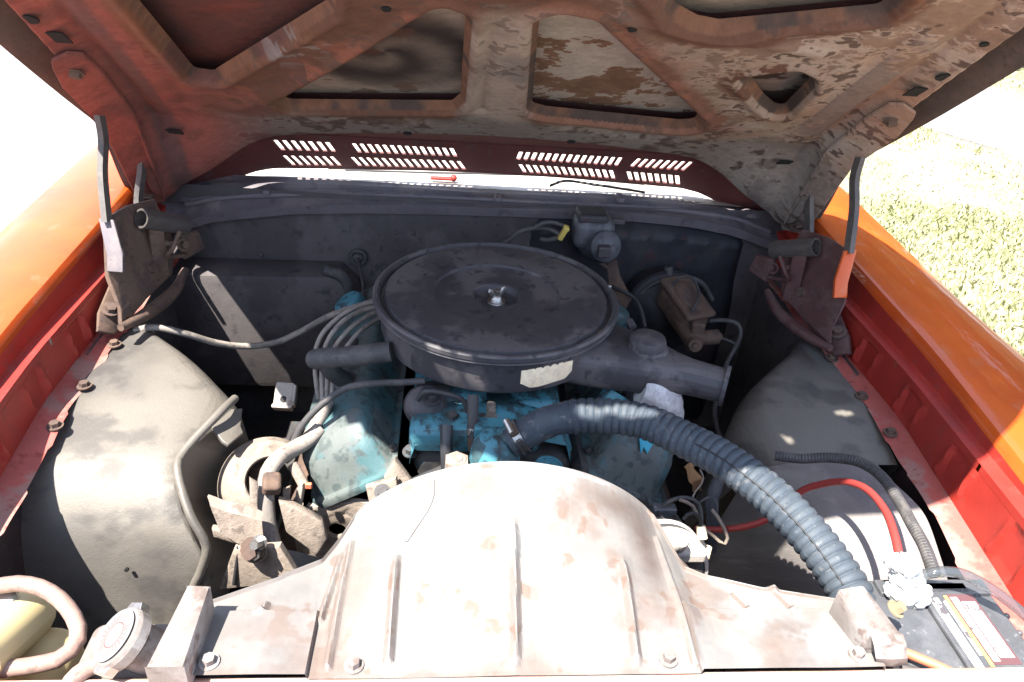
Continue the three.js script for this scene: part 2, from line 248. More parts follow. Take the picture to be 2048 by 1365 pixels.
/* ---------- the car ---------- */
const car = thing('car', 'old red car with its rusty bonnet raised over the engine bay', 'car', [0, GY, 0]);
const rearY = z => .03 - .055 * (z - .39);
for (const s of [-1, 1]) {
  const sec = z => { const e = Math.max(0, z - .45) * .07, t = rearY(Math.max(-.25, z)); return [[.86, -.80], [.905, -.55], [.915, -.25], [.912, -.09], [.903, -.035], [.885, .0], [.85, t - .012], [.80, t + .002], [.75, t + .004], [.71 - e * .6, t + .0035], [.697 - e, t - .001], [.692 - e, t - .009], [.690 - e, t - .016]].map(p => V(s * p[0], p[1], z)); };
  const Z = []; for (let z = -.75; z <= 1.2; z += .065) Z.push(z);
  const fen = put('fender', loft(Z.map(sec), { crease: .5 }), M.red, car, s < 0 ? 'sunlit left fender' : 'right fender in the shade of the bonnet');
  // inner drop and drain gutter
  put('gutter', loft(Z.filter(z => z > -.3).map(z => { const e = Math.max(0, z - .45) * .07, t = rearY(z); return [[.690 - e, t - .016], [.6895 - e, -.004], [.688 - e, -.014], [.684 - e, -.0175], [.668 - e, -.0185]].map(p => V(s * p[0], p[1], z)); }), { crease: .35 }), M.redIn, fen);
  // gutter lip in three lengths, with the slits seen between them
  const cuts = [-.3, .405, .663, 1.2];
  for (let k = 0; k < 3; k++) put('gutter_lip', grid(1, 24, (u, v) => { const z = mix(cuts[k] + .003, cuts[k + 1] - .003, v), e = Math.max(0, z - .45) * .07; return V(s * ((u ? .6675 : .668) - e), u ? -.030 : -.0185, z); }), M.redIn, fen);
  // ribbed inner face
  const pads = [.30, .355, .45, .505, .60, .655, .75, .805, .9, .955];
  put('inner_fender', grid(14, 240, (u, v) => {
    const z = mix(-.28, 1.15, v), e = Math.max(0, z - .45) * .07; let k = 0;
    for (const q of pads) k += Math.exp(-Math.pow((z + (u - .5) * .012 - q) / .0045, 2)) * .8;
    for (let q = 0; q < pads.length; q += 2) k -= ss(pads[q], pads[q] + .01, z) * ss(pads[q + 1], pads[q + 1] - .01, z) * .75;
    const end = ss(0, .15, u) * ss(1, .85, u);
    return V(s * (mix(.6672, .664, u) - e + -.006 * k * end), mix(-.030, -.088 - .06 * Math.max(0, z - .5), u), z + .004 * Math.sin(z * 90) * u * .2);
  }, .5), M.redIn, fen);
  // seam ledge carrying the wheelhouse: a wavy sheet-metal flange
  put('seam_ledge', grid(6, 160, (u, v) => {
    const z = mix(-.05, 1.1, v), e = Math.max(0, z - .45) * .07, w = .0035 * (fbm(z * .4 + 5, .3, 16, 3) - .5) * (u > .6 ? 3 : 1) + (u > .85 ? .0018 * Math.sign(Math.sin(z * 41 + s)) : 0);
    return V(s * (mix(.666, .628, u) - e - w), mix(-.088, -.098, u) - .06 * Math.max(0, z - .5) + .004 * Math.sin(z * 30 + s) * u, z);
  }, .5), M.redDust, fen, 'dusty red seam ledge');
}
/* wheelhouses: an arched tub with a rolled inner edge */
function arch(s, rows, ctr, name, m, parent, xo = .645) { // rows: z, y, inner x, edge radius
  const R = rows.map(([z, y, xi, r]) => {
    const c = V(0, ctr[1] - y, ctr[0] - z).normalize(), at = (x, k) => V(x, y, z).addScaledVector(c, k), L = [at(xo + .012, .30), at(xo + .012, .03), at(xo + .006, .008), at(xo, 0), at(mix(xo, xi + r, .5), 0)];
    for (let k = 0; k <= 7; k++) { const a = k / 7 * Math.PI / 2; L.push(at(xi + r - r * Math.sin(a), r * (1 - Math.cos(a)))); }
    L.push(at(xi - .004, r + .10), at(xi - .006, r + .34)); return L.map(p => V(p.x * s, p.y, p.z));
  });
  const C = R[0].map((_, k) => new THREE.CatmullRomCurve3(R.map(r => r[k]), false, 'centripetal')), n = R[0].length - 1;
  const ag = grid(n * 4, 90, (u, v) => { const x = u * n, i = Math.min(n - 1, Math.floor(x)), q = C[i].getPoint(v).lerp(C[i + 1].getPoint(v), x - i), e = (fbm(q.x * 1.1 + 4, q.z * 1.1 + q.y + 4, 9, 3) - .5) * .007; q.y += e; q.z += e * .6; return q; }, .7);
  const ap = ag.attributes.position, uv = new Float32Array(ap.count * 2), tl = m.userData.tile; for (let i = 0; i < ap.count; i++) { uv[i * 2] = ap.getX(i) / tl; uv[i * 2 + 1] = (ap.getZ(i) - ap.getY(i)) / tl; } ag.setAttribute('uv', new THREE.BufferAttribute(uv, 2));
  return put(name, ag, m, parent, undefined, true);
}
const whL = arch(-1, [[.12, -.16, .625, .02], [.17, -.115, .61, .03], [.23, -.101, .575, .04], [.30, -.098, .50, .05], [.37, -.098, .440, .055], [.44, -.101, .398, .05], [.505, -.108, .425, .022], [.555, -.116, .449, .010], [.590, -.134, .446, .008], [.635, -.182, .422, .008], [.655, -.235, .400, .008], [.662, -.275, .410, .010], [.667, -.31, .424, .010], [.670, -.42, .44, .02], [.67, -.62, .50, .03]], [.34, -.50], 'wheelhouse', M.wheelL, car);
whL.userData.label = 'sunlit grey wheelhouse on the left';
const whR = arch(1, [[.12, -.16, .625, .02], [.17, -.112, .61, .03], [.23, -.099, .57, .04], [.30, -.095, .50, .05], [.36, -.096, .445, .055], [.43, -.099, .408, .055], [.49, -.108, .405, .055], [.545, -.122, .41, .05]], [.34, -.50], 'wheelhouse', M.wheelR, car, .632);
whR.userData.label = 'right wheelhouse in the bonnet shade';
// folded flange and tab along the left wheelhouse's inner front edge
put('flange', [tube([P(470, 797, 'z', .445), P(440, 825, 'z', .49), P(368, 903, 'z', .555), P(355, 945, 'z', .590), P(380, 1030, 'z', .635), P(412, 1092, 'z', .655), P(402, 1140, 'z', .662), P(386, 1175, 'z', .667), P(370, 1230, 'z', .67)], .0062, { rad: 8 }),
  plate([V(-.418, -.106, .500), V(-.402, -.108, .455), V(-.388, -.108, .447), V(-.384, -.116, .482), V(-.378, -.118, .492), V(-.392, -.118, .523), V(-.400, -.116, .520)], .003)], M.wheelL, whL);
{ const c = P(253, 1140, 'z', .662); put('hole', aim(new THREE.CylinderGeometry(.0028, .0028, .004, 12), c, V(0, .1, 1)), M.hole, whL);  // solid black disc in place of the dark inside a hole
  for (const z of [.30, .42, .52]) put('bolt', bolt(V(-.628, -.094, z), V(0, 1, 0), .0075, .006), M.rust, whL); }
for (const z of [.28, .40, .50]) put('bolt', bolt(V(.634, -.094, z), V(0, 1, 0), .0075, .006), M.rust, whR);
// front apron of the right wheelhouse behind the battery
const apron = arch(1, [[.535, -.122, .408, .055], [.58, -.118, .408, .06], [.63, -.108, .410, .065], [.675, -.104, .42, .07], [.72, -.122, .43, .07], [.77, -.152, .44, .06], [.80, -.19, .45, .05], [.81, -.45, .46, .05]], [.40, -.60], 'front_apron', M.tray, whR, .600);
apron.userData.label = 'dusty apron in front of the right wheelhouse, half in the sun';

for (const s of [-1, 1]) put('cowl_side', [loft([[V(s * .655, -.085, -.25), V(s * .655, -.085, .34)], [V(s * .65, -.7, -.25), V(s * .65, -.7, .34)]]), rbox(.10, .004, .35, .001).translate(s * .68, -.082, -.05)], M.fire, car);
for (const s of [-1, 1]) put('inner_apron', loft([[V(s * .650, -.10, .30), V(s * .645, -.10, .6), V(s * .60, -.14, 1.03)], [V(s * .66, -.8, .30), V(s * .66, -.8, .6), V(s * .64, -.8, 1.03)]], { sub: 4 }), M.apron, car);
/* firewall, heater bulge, cowl */
const firewall = put('firewall', grid(90, 50, (u, v) => {
  const x = mix(-.72, .72, u), y = mix(.03, -.75, v); let z = -.112 - .02 * Math.pow(Math.abs(x) / .6, 2) + (fbm(u + 2, v + 2, 6, 3) - .5) * .006;
  z += .010 * ss(.10, .14, x) * ss(.64, .55, x) * ss(.0, -.06, y);
  return V(x, y, z);
}, .8), M.fire, car);
{ // right half is darker, oily
  put('insulation_panel', grid(60, 40, (u, v) => { const x = mix(.10, .60, u), y = mix(.005, -.5, v); return V(x, y - .03 * Math.pow(u, 3), -.078 - .02 * Math.pow(x / .6, 2) + (fbm(u + 1, v + 5, 5, 4) - .5) * .022 - .03 * (ss(.94, 1, u) + ss(.06, 0, u)) - .03 * ss(.05, 0, v)); }, .9), M.fireR, firewall, 'dark oily insulation panel on the right of the firewall');
  for (const [px, py, r] of [[684, 462, 4], [757, 470, 5], [792, 466, 6], [826, 466, 7], [936, 445, 4], [950, 445, 4], [995, 450, 4], [775, 505, 4], [838, 500, 5], [690, 463, 3], [522, 510, 8], [640, 540, 9], [495, 535, 6], [600, 450, 3], [560, 470, 3]]) { const q = P(px, py, 'z', -.112 - .02 * Math.pow((px - 960) / 640, 2) + .001), k = r * .00062; put('rivet', new THREE.SphereGeometry(k, 10, 8, 0, 6.3, 0, 1.6).rotateX(Math.PI / 2).translate(q.x, q.y, q.z), M.fire, firewall); }
  const g = P(716, 514, 'z', -.11);
  put('grommet', [new THREE.TorusGeometry(.016, .005, 8, 24).translate(g.x, g.y, g.z + .004), new THREE.SphereGeometry(.013, 16, 10).scale(1, 1, .7).translate(g.x, g.y - .002, g.z + .004)], M.rubber, firewall);
}
{ // heater case
  const o = [[-.64, -.40], [-.30, -.40], [-.285, -.28], [-.29, -.17], [-.315, -.145], [-.64, -.152]];
  const box = ext(o.map(p => [p[0] + .0, p[1]]), .055, .02); box.translate(0, 0, -.115);
  const h = put('heater_case', toCreasedNormals(box, .6), M.fire, car, 'dark heater case bulging from the left of the firewall');
  put('flange', ext([[-.66, -.16], [-.30, -.152], [-.262, -.18], [-.255, -.40], [-.285, -.40], [-.285, -.19], [-.31, -.168], [-.66, -.176]], .012, .003).translate(0, 0, -.09), M.fire, h);
  for (const [x, y] of [[-.50, -.158], [-.39, -.155], [-.285, -.165], [-.265, -.27]]) put('bolt', bolt(V(x, y, -.075), V(0, .1, 1), .006, .005), M.fire, h);
  const e = tube([P(650, 540, 'z', -.06), P(688, 556, 'z', -.05), P(700, 590, 'z', -.05), P(702, 650, 'z', -.03), P(705, 720, 'z', .0)], .014, { rad: 12 }); put('outlet_pipe', e, M.rubber, h);
}
{ // cowl top: flange, ridge, seals
  const back = [P(300, 350, 'z', -.20), P(370, 345, 'z', -.21), P(450, 348, 'z', -.21), P(700, 360, 'z', -.19), P(960, 377, 'z', -.19), P(1250, 390, 'z', -.19), P(1450, 410, 'z', -.20), P(1540, 425, 'z', -.20), P(1620, 440, 'z', -.20)];
  const mid = [P(320, 390, 'z', -.15), P(385, 400, 'z', -.14), P(450, 388, 'z', -.14), P(700, 384, 'z', -.14), P(960, 398, 'z', -.14), P(1250, 412, 'z', -.14), P(1450, 430, 'z', -.14), P(1520, 455, 'z', -.14), P(1600, 480, 'z', -.15)];
  const front = [P(330, 450, 'z', -.10), P(380, 440, 'z', -.10), P(450, 425, 'z', -.10), P(650, 411, 'z', -.095), P(960, 416, 'z', -.095), P(1300, 431, 'z', -.095), P(1450, 452, 'z', -.10), P(1530, 478, 'z', -.10), P(1620, 510, 'z', -.11)];
  const C = [back, mid, front, front.map(p => V(p.x, p.y - .02, p.z - .006))].map(L => curve(L));
  const g = grid(120, 24, (u, v) => { const t = v * 3, i = Math.min(2, Math.floor(t)); const q = C[i].getPoint(u).lerp(C[i + 1].getPoint(u), t - i); q.y += .006 * Math.exp(-Math.pow((v - .2) / .05, 2)) - .005 * Math.exp(-Math.pow((v - .36) / .04, 2)) + (fbm(u * 2 + 3, v + 2, 9, 3) - .5) * .004; return q; }, .7);
  const cw = put('cowl', g, M.cowl, car, 'dusty grey cowl flange under the bonnet rear edge');
  const line = (dv, dy, r) => tube(Array.from({ length: 14 }, (_, i) => { const u = .1 + .8 * i / 13; const q = C[1].getPoint(u).lerp(C[2].getPoint(u), dv); q.y += dy + .001 * Math.sin(i * 2.3); return q; }), r, { rad: 8, seg: 90 });
  put('wiring_loom', [line(.12, .004, .0045), line(.30, .004, .006)], M.cowl, cw);
  for (const px of [535, 995, 1240]) { const q = P(px, px < 700 ? 385 : 400, 'z', -.135); put('clip', rbox(.016, .012, .035, .004).translate(q.x, q.y + .004, q.z), M.cowl, cw); }
  for (const [px, py] of [[378, 398], [1500, 430]]) { const q = P(px, py, 'z', -.15); put('bump_stop', lathe([[0, .008], [.012, .008], [.02, .003], [.026, -.002]], 20).translate(q.x, q.y + .004, q.z), M.cowl, cw); }
  // wiper trough, cowl vent panel and windscreen beyond
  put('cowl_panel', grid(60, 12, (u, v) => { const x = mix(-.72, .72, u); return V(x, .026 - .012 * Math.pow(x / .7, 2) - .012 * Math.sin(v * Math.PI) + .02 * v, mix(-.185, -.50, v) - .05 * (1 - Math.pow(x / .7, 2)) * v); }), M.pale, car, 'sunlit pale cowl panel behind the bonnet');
  put('windscreen', grid(40, 12, (u, v) => { const x = mix(-.68, .68, u); return V(x * (1 - .12 * v), .045 + .40 * v, -.52 - .07 * (1 - x * x * 2) - .42 * v); }), M.glass, car);
  put('wiper_arm', [tube([P(1100, 372, 'z', -.20), P(1130, 362, 'z', -.215), P(1180, 368, 'z', -.21), P(1290, 385, 'z', -.20)], .003), tube([P(690, 341, 'z', -.26), P(850, 345, 'z', -.26), P(1100, 352, 'z', -.26), P(1330, 365, 'z', -.26)], .0022), tube([V(-.35, .03, -.27), V(-.1, .033, -.29), V(.12, .033, -.29), V(.38, .03, -.27)], .002)], M.black, car);
  put('washer_nozzle', join([rbox(.05, .007, .012, .003).translate(-.095, .033, -.235), new THREE.SphereGeometry(.008, 14, 10).translate(-.068, .035, -.235)]), M.redIn, car);
}

/* ---------- the bonnet ---------- */
const TH = 34.07 * D2R, HB = V(0, .189, -.026), HD = V(0, Math.sin(TH), Math.cos(TH)), HN = V(0, -Math.cos(TH), Math.sin(TH));
const crown = (u, v) => .075 * ss(.06, -.12, v) * ss(.40, .62, Math.abs(u)) + .045 * ss(.58, .70, Math.abs(u)) - .012 * (1 - Math.pow(u / .6, 2)) * ss(-.1, .3, v) * 0;
const hp = (u, v, h = 0) => V(u, 0, 0).add(HB).addScaledVector(HD, v).addScaledVector(HN, h + crown(u, v));
function HU(px, py, off = 0) { // sight line onto the bonnet plane -> [u, v]
  const d = FW.clone().addScaledVector(RT, (px - W / 2) / FPX).addScaledVector(UP, (H / 2 - py) / FPX), Q = HB.clone().addScaledVector(HN, off);
  const t = Q.clone().sub(EYE).dot(HN) / d.dot(HN), p = EYE.clone().addScaledVector(d, t); return [p.x, p.sub(Q).dot(HD)];
}
const OPEN = [
  { r: .012, p: [[-.476, .225], [-.460, .222], [-.250, .475], [-.236, .55], [-.25, .98], [-.46, .98], [-.478, .5]] },
  { r: .012, p: [[-.364, .13], [-.355, .112], [-.085, .150], [-.074, .18], [-.076, .475], [-.095, .487]] },
  { r: .018, p: [[.072, .165], [.044, .475], [.058, .488], [.082, .482], [.336, .165], [.342, .132], [.33, .128], [.09, .155]] },
  { r: .010, p: [[.365, .348], [.416, .376], [.444, .358], [.464, .322], [.475, .222], [.466, .226], [.435, .258], [.388, .32]] },
  { r: .014, p: [[.155, .595], [.205, .530], [.236, .508], [.262, .502], [.432, .566], [.43, .60], [.40, .98], [.15, .98]] },
];
const sdPoly = (P2, x, y) => { let d = 1e9, s = 1; for (let i = 0, n = P2.length, j = n - 1; i < n; j = i++) { const [ax, ay] = P2[i], [bx, by] = P2[j], ex = bx - ax, ey = by - ay, wx = x - ax, wy = y - ay, t = clamp((wx * ex + wy * ey) / (ex * ex + ey * ey)); const dx = wx - ex * t, dy = wy - ey * t; d = Math.min(d, dx * dx + dy * dy); const c1 = y >= ay, c2 = y < by, c3 = ex * wy > ey * wx; if ((c1 && c2 && c3) || (!c1 && !c2 && !c3)) s = -s; } return s * Math.sqrt(d); };
const sdOpen = (u, v) => { let m = 1, w = -1; OPEN.forEach((o, i) => { const d = sdPoly(o.p, u, v) - o.r; if (d < m) { m = d; w = i; } }); return [m, w]; };
const rearV = u => { const a = Math.abs(u); return .008 - .07 * Math.pow(a / .42, 2.2) * (a < .55 ? 1 : 1) ; };
const sideU = v => .665 - .055 * ss(-.1, .9, v);
const DEPL = -.030, DEP = -.044; const depAt = v => mix(DEPL, DEP, ss(-.10, .08, v));
const seg = (u, v, a, b, w) => { const ex = b[0] - a[0], ey = b[1] - a[1], t = clamp(((u - a[0]) * ex + (v - a[1]) * ey) / (ex * ex + ey * ey)), dx = u - a[0] - ex * t, dy = v - a[1] - ey * t; return Math.exp(-(dx * dx + dy * dy) / (w * w)); };
function frameH(u, v) {
  const [d] = sdOpen(u, v); let h = 0;
  h += .004 * Math.exp(-Math.pow((d - .016) / .008, 2));                    // rolled rim of each opening
  const a = Math.abs(u), gu = .603 - .075 * (v - .1);
  h -= .007 * Math.exp(-Math.pow((a - gu) / .011, 2)) * ss(-.2, -.1, v);   // channel beside the side rail
  h += .006 * seg(a, v, [.652, -.13], [.632, .30], .017) ;                // hinge reinforcement
  h -= .006 * seg(u, v, [-.028, .15], [-.032, .46], .010);
  h -= .005 * seg(u, v, [-.36, .055], [-.12, .085], .016); h -= .005 * seg(u, v, [.13, .085], [.34, .06], .016);
  h += .006 * seg(u, v, [-.45, .10], [-.15, .42], .02) ; h += .005 * seg(u, v, [.40, .13], [.16, .48], .018);
  h += .006 * seg(u, v, [.13, .515], [.42, .455], .016);
  h -= .004 * seg(u, v, [-.53, .10], [-.50, .55], .014); h -= .004 * seg(u, v, [.53, .10], [.50, .55], .014);
  h += (fbm(u * .7 + 3, v * .7 + 3, 11, 3) - .5) * .004;
  h = mix(-.020, h, ss(-.005, .012, d));
  h = mix(depAt(v) - .008, h, ss(-.004, .010, v - rearV(u)));
  h = mix(depAt(v) - .008, h, ss(.004, -.008, a - sideU(v)));
  return h;
}
const HT = { u0: -.76, u1: .76, v0: -.36, v1: .70 };
function hoodTex(kind) {
  const tan = [.275, .203, .152], tan2 = [.325, .262, .212], rust = [.105, .046, .027], rustO = [.19, .075, .027], oxide = [.215, .062, .046], brown = [.055, .036, .029], grey = [.20, .175, .155], dk = [.035, .026, .024], redk = [.14, .030, .020];
  const [m, b] = texPair(1400, 976, (tu, tv, i, j) => {
    const u = mix(HT.u0, HT.u1, tu), v = mix(HT.v0, HT.v1, tv);
    const n1 = fbm(tu + .1, tv + .2, 7, 5), n2 = fbm(tu + .6, tv + .3, 22, 4), n3 = h2(i, j), n4 = fbm(tu + .3, tv + .8, 70, 3), n5 = fbm(tu + .5, tv + .15, 4, 4);
    const n6 = fbm(tu + .9, tv + .35, 170, 3), e4 = (n4 - .5) * .26 + (n6 - .5) * .20; const [d, w] = sdOpen(u, v); let c;
    if (kind === 'frame') {
      const left = ss(-.40, -.56, u + (n5 - .5) * .22), right = ss(.0, .34, u + (n5 - .5) * .2);
      c = mixC(mixC(rust, brown, ss(.42, .62, n1)), tan, ss(.525, .545, n1 * .6 + n2 * .4 + e4) * .5);
      c = mixC(c, mixC(tan, tan2, ss(.4, .6, n2)), right * ss(.405, .43, n1 * .55 + n2 * .45 + e4));
      c = mixC(c, mixC(tan, tan2, ss(.4, .6, n2)), right * ss(.30, .42, d) * .0 + right * .55 * ss(.02, .05, d)); c = mixC(c, mixC(rust, brown, n2), right * .8 * ss(.60, .63, n4 * .55 + n2 * .25 + n6 * .2)); c = mixC(c, [.30, .15, .09], right * .5 * ss(.55, .7, n1));
      c = mixC(c, mixC(oxide, [.24, .06, .045], ss(.45, .6, n2)), left * (.55 + .45 * ss(.35, .6, n1)));
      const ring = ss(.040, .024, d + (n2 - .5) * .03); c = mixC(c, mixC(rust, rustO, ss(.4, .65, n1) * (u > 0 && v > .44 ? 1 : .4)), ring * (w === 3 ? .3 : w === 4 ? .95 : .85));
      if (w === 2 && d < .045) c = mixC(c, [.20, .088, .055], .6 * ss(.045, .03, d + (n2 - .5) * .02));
      const brc = seg(u, v, [-.47, .12], [-.14, .46], .055) * ss(.004, .02, d) + .55 * seg(u, v, [.42, .12], [.14, .50], .03) * ss(.004, .02, d); c = mixC(c, mixC(rust, [.20, .07, .042], ss(.4, .6, n2)), clamp(brc * 1.1 * ss(.30, .50, n1 * .6 + n2 * .4)));
      const ctr = ss(.075, .03, Math.abs(u) + (n2 - .5) * .07) * ss(.05, .12, v) * ss(.54, .46, v); c = mixC(c, mixC(tan2, grey, ss(.42, .6, n1)), ctr * .85);
      const rear = ss(.10, .055, v + (n2 - .5) * .05) * ss(-.55, -.35, u); c = mixC(c, mixC(grey, brown, ss(.5, .6, n4 * .5 + n2 * .5)), rear * .75);
      c = mixC(c, brown, .6 * ss(.57, .61, n2 * .3 + n4 * .5 + n6 * .2) * (1 - left * .6)); if (d < .006) c = mixC([.15, .07, .04], brown, ss(.4, .6, n2));  // opening walls browned: shade of the recess put into the rust colour
      const sb = Math.abs(u) > .545 - .06 * v && Math.abs(u) < .60 - .06 * v && u > 0 ? ss(.42, .52, n2 * .5 + n1 * .5) : 0; c = mixC(c, [.15, .115, .105], sb * .8);
      if (u < -.5) c = mixC(c, [.085, .045, .042], ss(.026, .012, Math.abs(-u - (.590 - .085 * (v - .1))) + (n2 - .5) * .012) * .85); if (u < -.3) { c = mixC(c, [.12, .045, .035], .7 * ss(.52, .62, n2 * .6 + n1 * .4)); c = mixC(c, brown, .8 * ss(.30, .45, u + .75 - .2 * v) * ss(.48, .60, n1 * .5 + n4 * .5)); }
      if (u < 0 && v > .25 && v < .42) c = mixC(c, [.18, .16, .15], .8 * ss(.56, .6, n4) * seg(u, v, [-.33, .335], [-.27, .39], .03));
    } else {
      if (w === 1 && d < .03) { const x = (u + .185) / .155, y = (v - .265) / .15, q = Math.sqrt(x * x + y * y) + (n5 - .5) * .35; const a = Math.atan2(y, x); const sw = .5 + .5 * Math.sin(q * 9 + a * 2 + n1 * 6); c = mixC(tan2, mixC(dk, [.17, .135, .11], sw * .75), ss(1.15, .85, q)); c = mixC(c, rust, ss(.60, .64, n2) * .6); }
      else if (w === 2 && d < .03) { c = mixC([.36, .30, .255], [.40, .35, .30], n1); c = mixC(c, [.19, .105, .066], ss(.585, .60, n2 * .65 + n5 * .35 + e4 * .8)); c = mixC(c, [.15, .08, .05], ss(.62, .65, n4 * .4 + n2 * .6)); }
      else if (w === 3 && d < .03) { c = mixC(brown, [.23, .19, .165], ss(.52, .6, n2)); }
      else if (w === 4 && d < .03) { c = mixC(tan, [.24, .19, .14], n1); c = mixC(c, [.14, .085, .05], ss(.50, .56, n2 * .6 + n1 * .4)); }
      else if (w === 0 && d < .03) { c = mixC(redk, [.10, .028, .02], n2); c = mixC(c, dk, .5 * ss(.5, .6, n1)); }
      else c = mixC([.16, .045, .035], [.11, .05, .042], n1);
    }
    const g = 1 + (n3 - .5) * .24 + (n4 - .5) * .35 + (n6 - .5) * .3, lum = c[0] + c[1] + c[2];
    return [c[0] * g, c[1] * g, c[2] * g, .25 + lum * .35 + (n2 - .5) * .4 + (n4 - .5) * .5 + (n6 - .5) * .4, .75 + n1 * .3];
  });
  return new THREE.MeshStandardMaterial({ map: m, bumpMap: b, bumpScale: .0022, roughness: .9, side: THREE.DoubleSide });
}
function hoodUV(g, back) { const p = g.attributes.position, uv = new Float32Array(p.count * 2); for (let i = 0; i < p.count; i++) { const q = V().fromBufferAttribute(p, i).sub(HB), v = q.dot(HD); uv[i * 2] = (q.x - HT.u0) / (HT.u1 - HT.u0); uv[i * 2 + 1] = (v - HT.v0) / (HT.v1 - HT.v0); } g.setAttribute('uv', new THREE.BufferAttribute(uv, 2)); return g; }
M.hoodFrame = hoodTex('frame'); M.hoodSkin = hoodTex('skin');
const frontV = u => 1.26 - .55 * Math.pow(Math.abs(u) / .7, 2.5);
const sunGap = (u, v) => [[-.379, .926, .015], [-.379, .908, .010], [-.345, .944, .010], [-.215, 1.091, .016], [-.180, 1.095, .010], [-.162, 1.100, .017], [-.144, 1.108, .015], [.045, 1.026, .015], [.094, 1.020, .013], [.246, .926, .012]].some(([a, b, r]) => Math.hypot(u - a, v - b) < r); // openings added near the nose to drop sun spots on the parts below
const skinU = v => .705 - .05 * ss(0, 1.1, v);
{
  // skin from the vents forward, hemmed at its sides
  const skin = grid(150, 190, (u, v) => {
    const t = mix(-1, 1, u); const uu0 = t * .7, vv = mix(-.125, frontV(uu0), v), uu = t * skinU(vv), a = Math.abs(t);
    if (sunGap(uu, vv)) return null; return hp(uu, vv, depAt(vv) + .02 * ss(.965, 1, a) + .02 * ss(.975, 1, v));
  }, .5);
  const hood = put('bonnet', hoodUV(skin), M.hoodSkin, car, 'raised bonnet seen from below, rusty and stained', true);
  // painted outer sheet just above
  put('outer_panel', grid(150, 190, (u, v) => { const t = mix(-1, 1, u), vv = mix(-.125, frontV(t * .7), v); return sunGap(t * skinU(vv), vv) ? null : hp(t * (skinU(vv) + .002), vv, depAt(vv) - .008 + .02 * ss(.96, 1, Math.abs(t))); }, .6), M.red, hood, 'red painted upper side');
  // dark hem along both sides
  for (const s of [-1, 1]) put('side_hem', grid(6, 70, (u, v) => { const vv = mix(-.20, .71, v), a = mix(sideU(vv) - .004, skinU(vv) - .001, u); return hp(s * a, vv, mix(depAt(vv) + .010, depAt(vv) + .022, u)); }), M.hem, hood, 'dark bare hem along the bonnet side');
  // pressed inner frame
  const nu = 540, nv = 420;
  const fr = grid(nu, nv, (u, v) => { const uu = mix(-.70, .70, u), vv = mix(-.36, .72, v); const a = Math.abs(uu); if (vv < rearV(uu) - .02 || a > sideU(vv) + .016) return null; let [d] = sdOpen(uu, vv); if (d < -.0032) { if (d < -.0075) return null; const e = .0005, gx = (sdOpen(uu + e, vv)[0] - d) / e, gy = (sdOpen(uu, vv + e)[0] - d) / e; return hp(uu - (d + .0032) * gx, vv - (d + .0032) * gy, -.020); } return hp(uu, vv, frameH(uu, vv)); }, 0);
  const far = grid(60, 40, (u, v) => { const uu = mix(-.64, .64, u), vv = mix(.715, 1.0, v); const [d] = sdOpen(uu, vv); if (d < 0 || Math.abs(uu) > sideU(vv) || vv > frontV(uu) - .03) return null; return hp(uu, vv, 0); }, 0);
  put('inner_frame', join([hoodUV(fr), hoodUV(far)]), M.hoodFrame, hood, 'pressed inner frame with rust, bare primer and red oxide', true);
  // flush black plates stand for the shade inside punched holes
  for (const [u, v, w, h, k] of [[-.617, .375, .018, .020, 0], [.618, .376, .018, .020, 0], [-.62, .43, .011, .011, 1], [.617, .432, .011, .011, 1], [-.584, -.001, .013, .022, 0], [.582, .002, .013, .022, 0], [-.166, .497, .006, .006, 1], [.146, .498, .006, .006, 1], [-.16, .014, .008, .008, 1], [.152, .014, .008, .008, 1], [.606, .527, .006, .006, 1]]) {
    const g = k ? new THREE.CylinderGeometry(w, w * 1.05, .002, 20) : rbox(w * 2, .002, h * 1.6, .0009); const q = hp(u, v, frameH(u, v) + .0012);
    put('socket_shade', frame(g, q, V(1, 0, 0), HN), M.hole, hood);
  }
  // bolted hinge straps
  for (const s of [-1, 1]) {
    const S = [[.642, .318], [.636, .334], [.618, .336], [.606, .322], [.606, .26], [.622, .10], [.640, -.10], [.655, -.155], [.69, -.13], [.668, .10], [.655, .26]].map(p => [p[0] * s, p[1]]);
    const g = ext(S.map(p => [p[0], p[1]]), .006, .003); const p = g.attributes.position; for (let i = 0; i < p.count; i++) { const q = hp(p.getX(i), p.getY(i), p.getZ(i) * .6 + .005); p.setXYZ(i, q.x, q.y, q.z); } g.computeVertexNormals();
    put('hinge_strap', hoodUV(toCreasedNormals(g, .6)), M.hoodFrame, hood, undefined, true);
    for (const [u, v] of [[.628, .29], [.664, -.095]]) put('bolt', bolt(hp(s * u, v, .011), HN, .009, .006), M.rust, hood);
  }
  // louvred rear band: two rows of slanted slots really cut through
  const LA = HB.clone().addScaledVector(HD, -.12).addScaledVector(HN, -.03), LD = HB.clone().addScaledVector(HD, -.207).addScaledVector(HN, -.0045).sub(LA), LN = V(1, 0, 0).cross(LD).normalize().multiplyScalar(-1);
  const lq = (u, t, h) => V(u, 0, 0).add(LA).addScaledVector(LD, t * (1 + .20 * Math.pow(u / .44, 2) * (Math.abs(u) < .5 ? 1 : 1.29 / Math.pow(u / .44, 2)))).addScaledVector(LN, h).addScaledVector(HN, .07 * ss(.46, .68, Math.abs(u)));
  const cells = [], warp = g => { const p = g.attributes.position; for (let i = 0; i < p.count; i++) { const q = lq(p.getX(i), -p.getY(i), p.getZ(i)); p.setXYZ(i, q.x, q.y, q.z); } g.computeVertexNormals(); return g; };
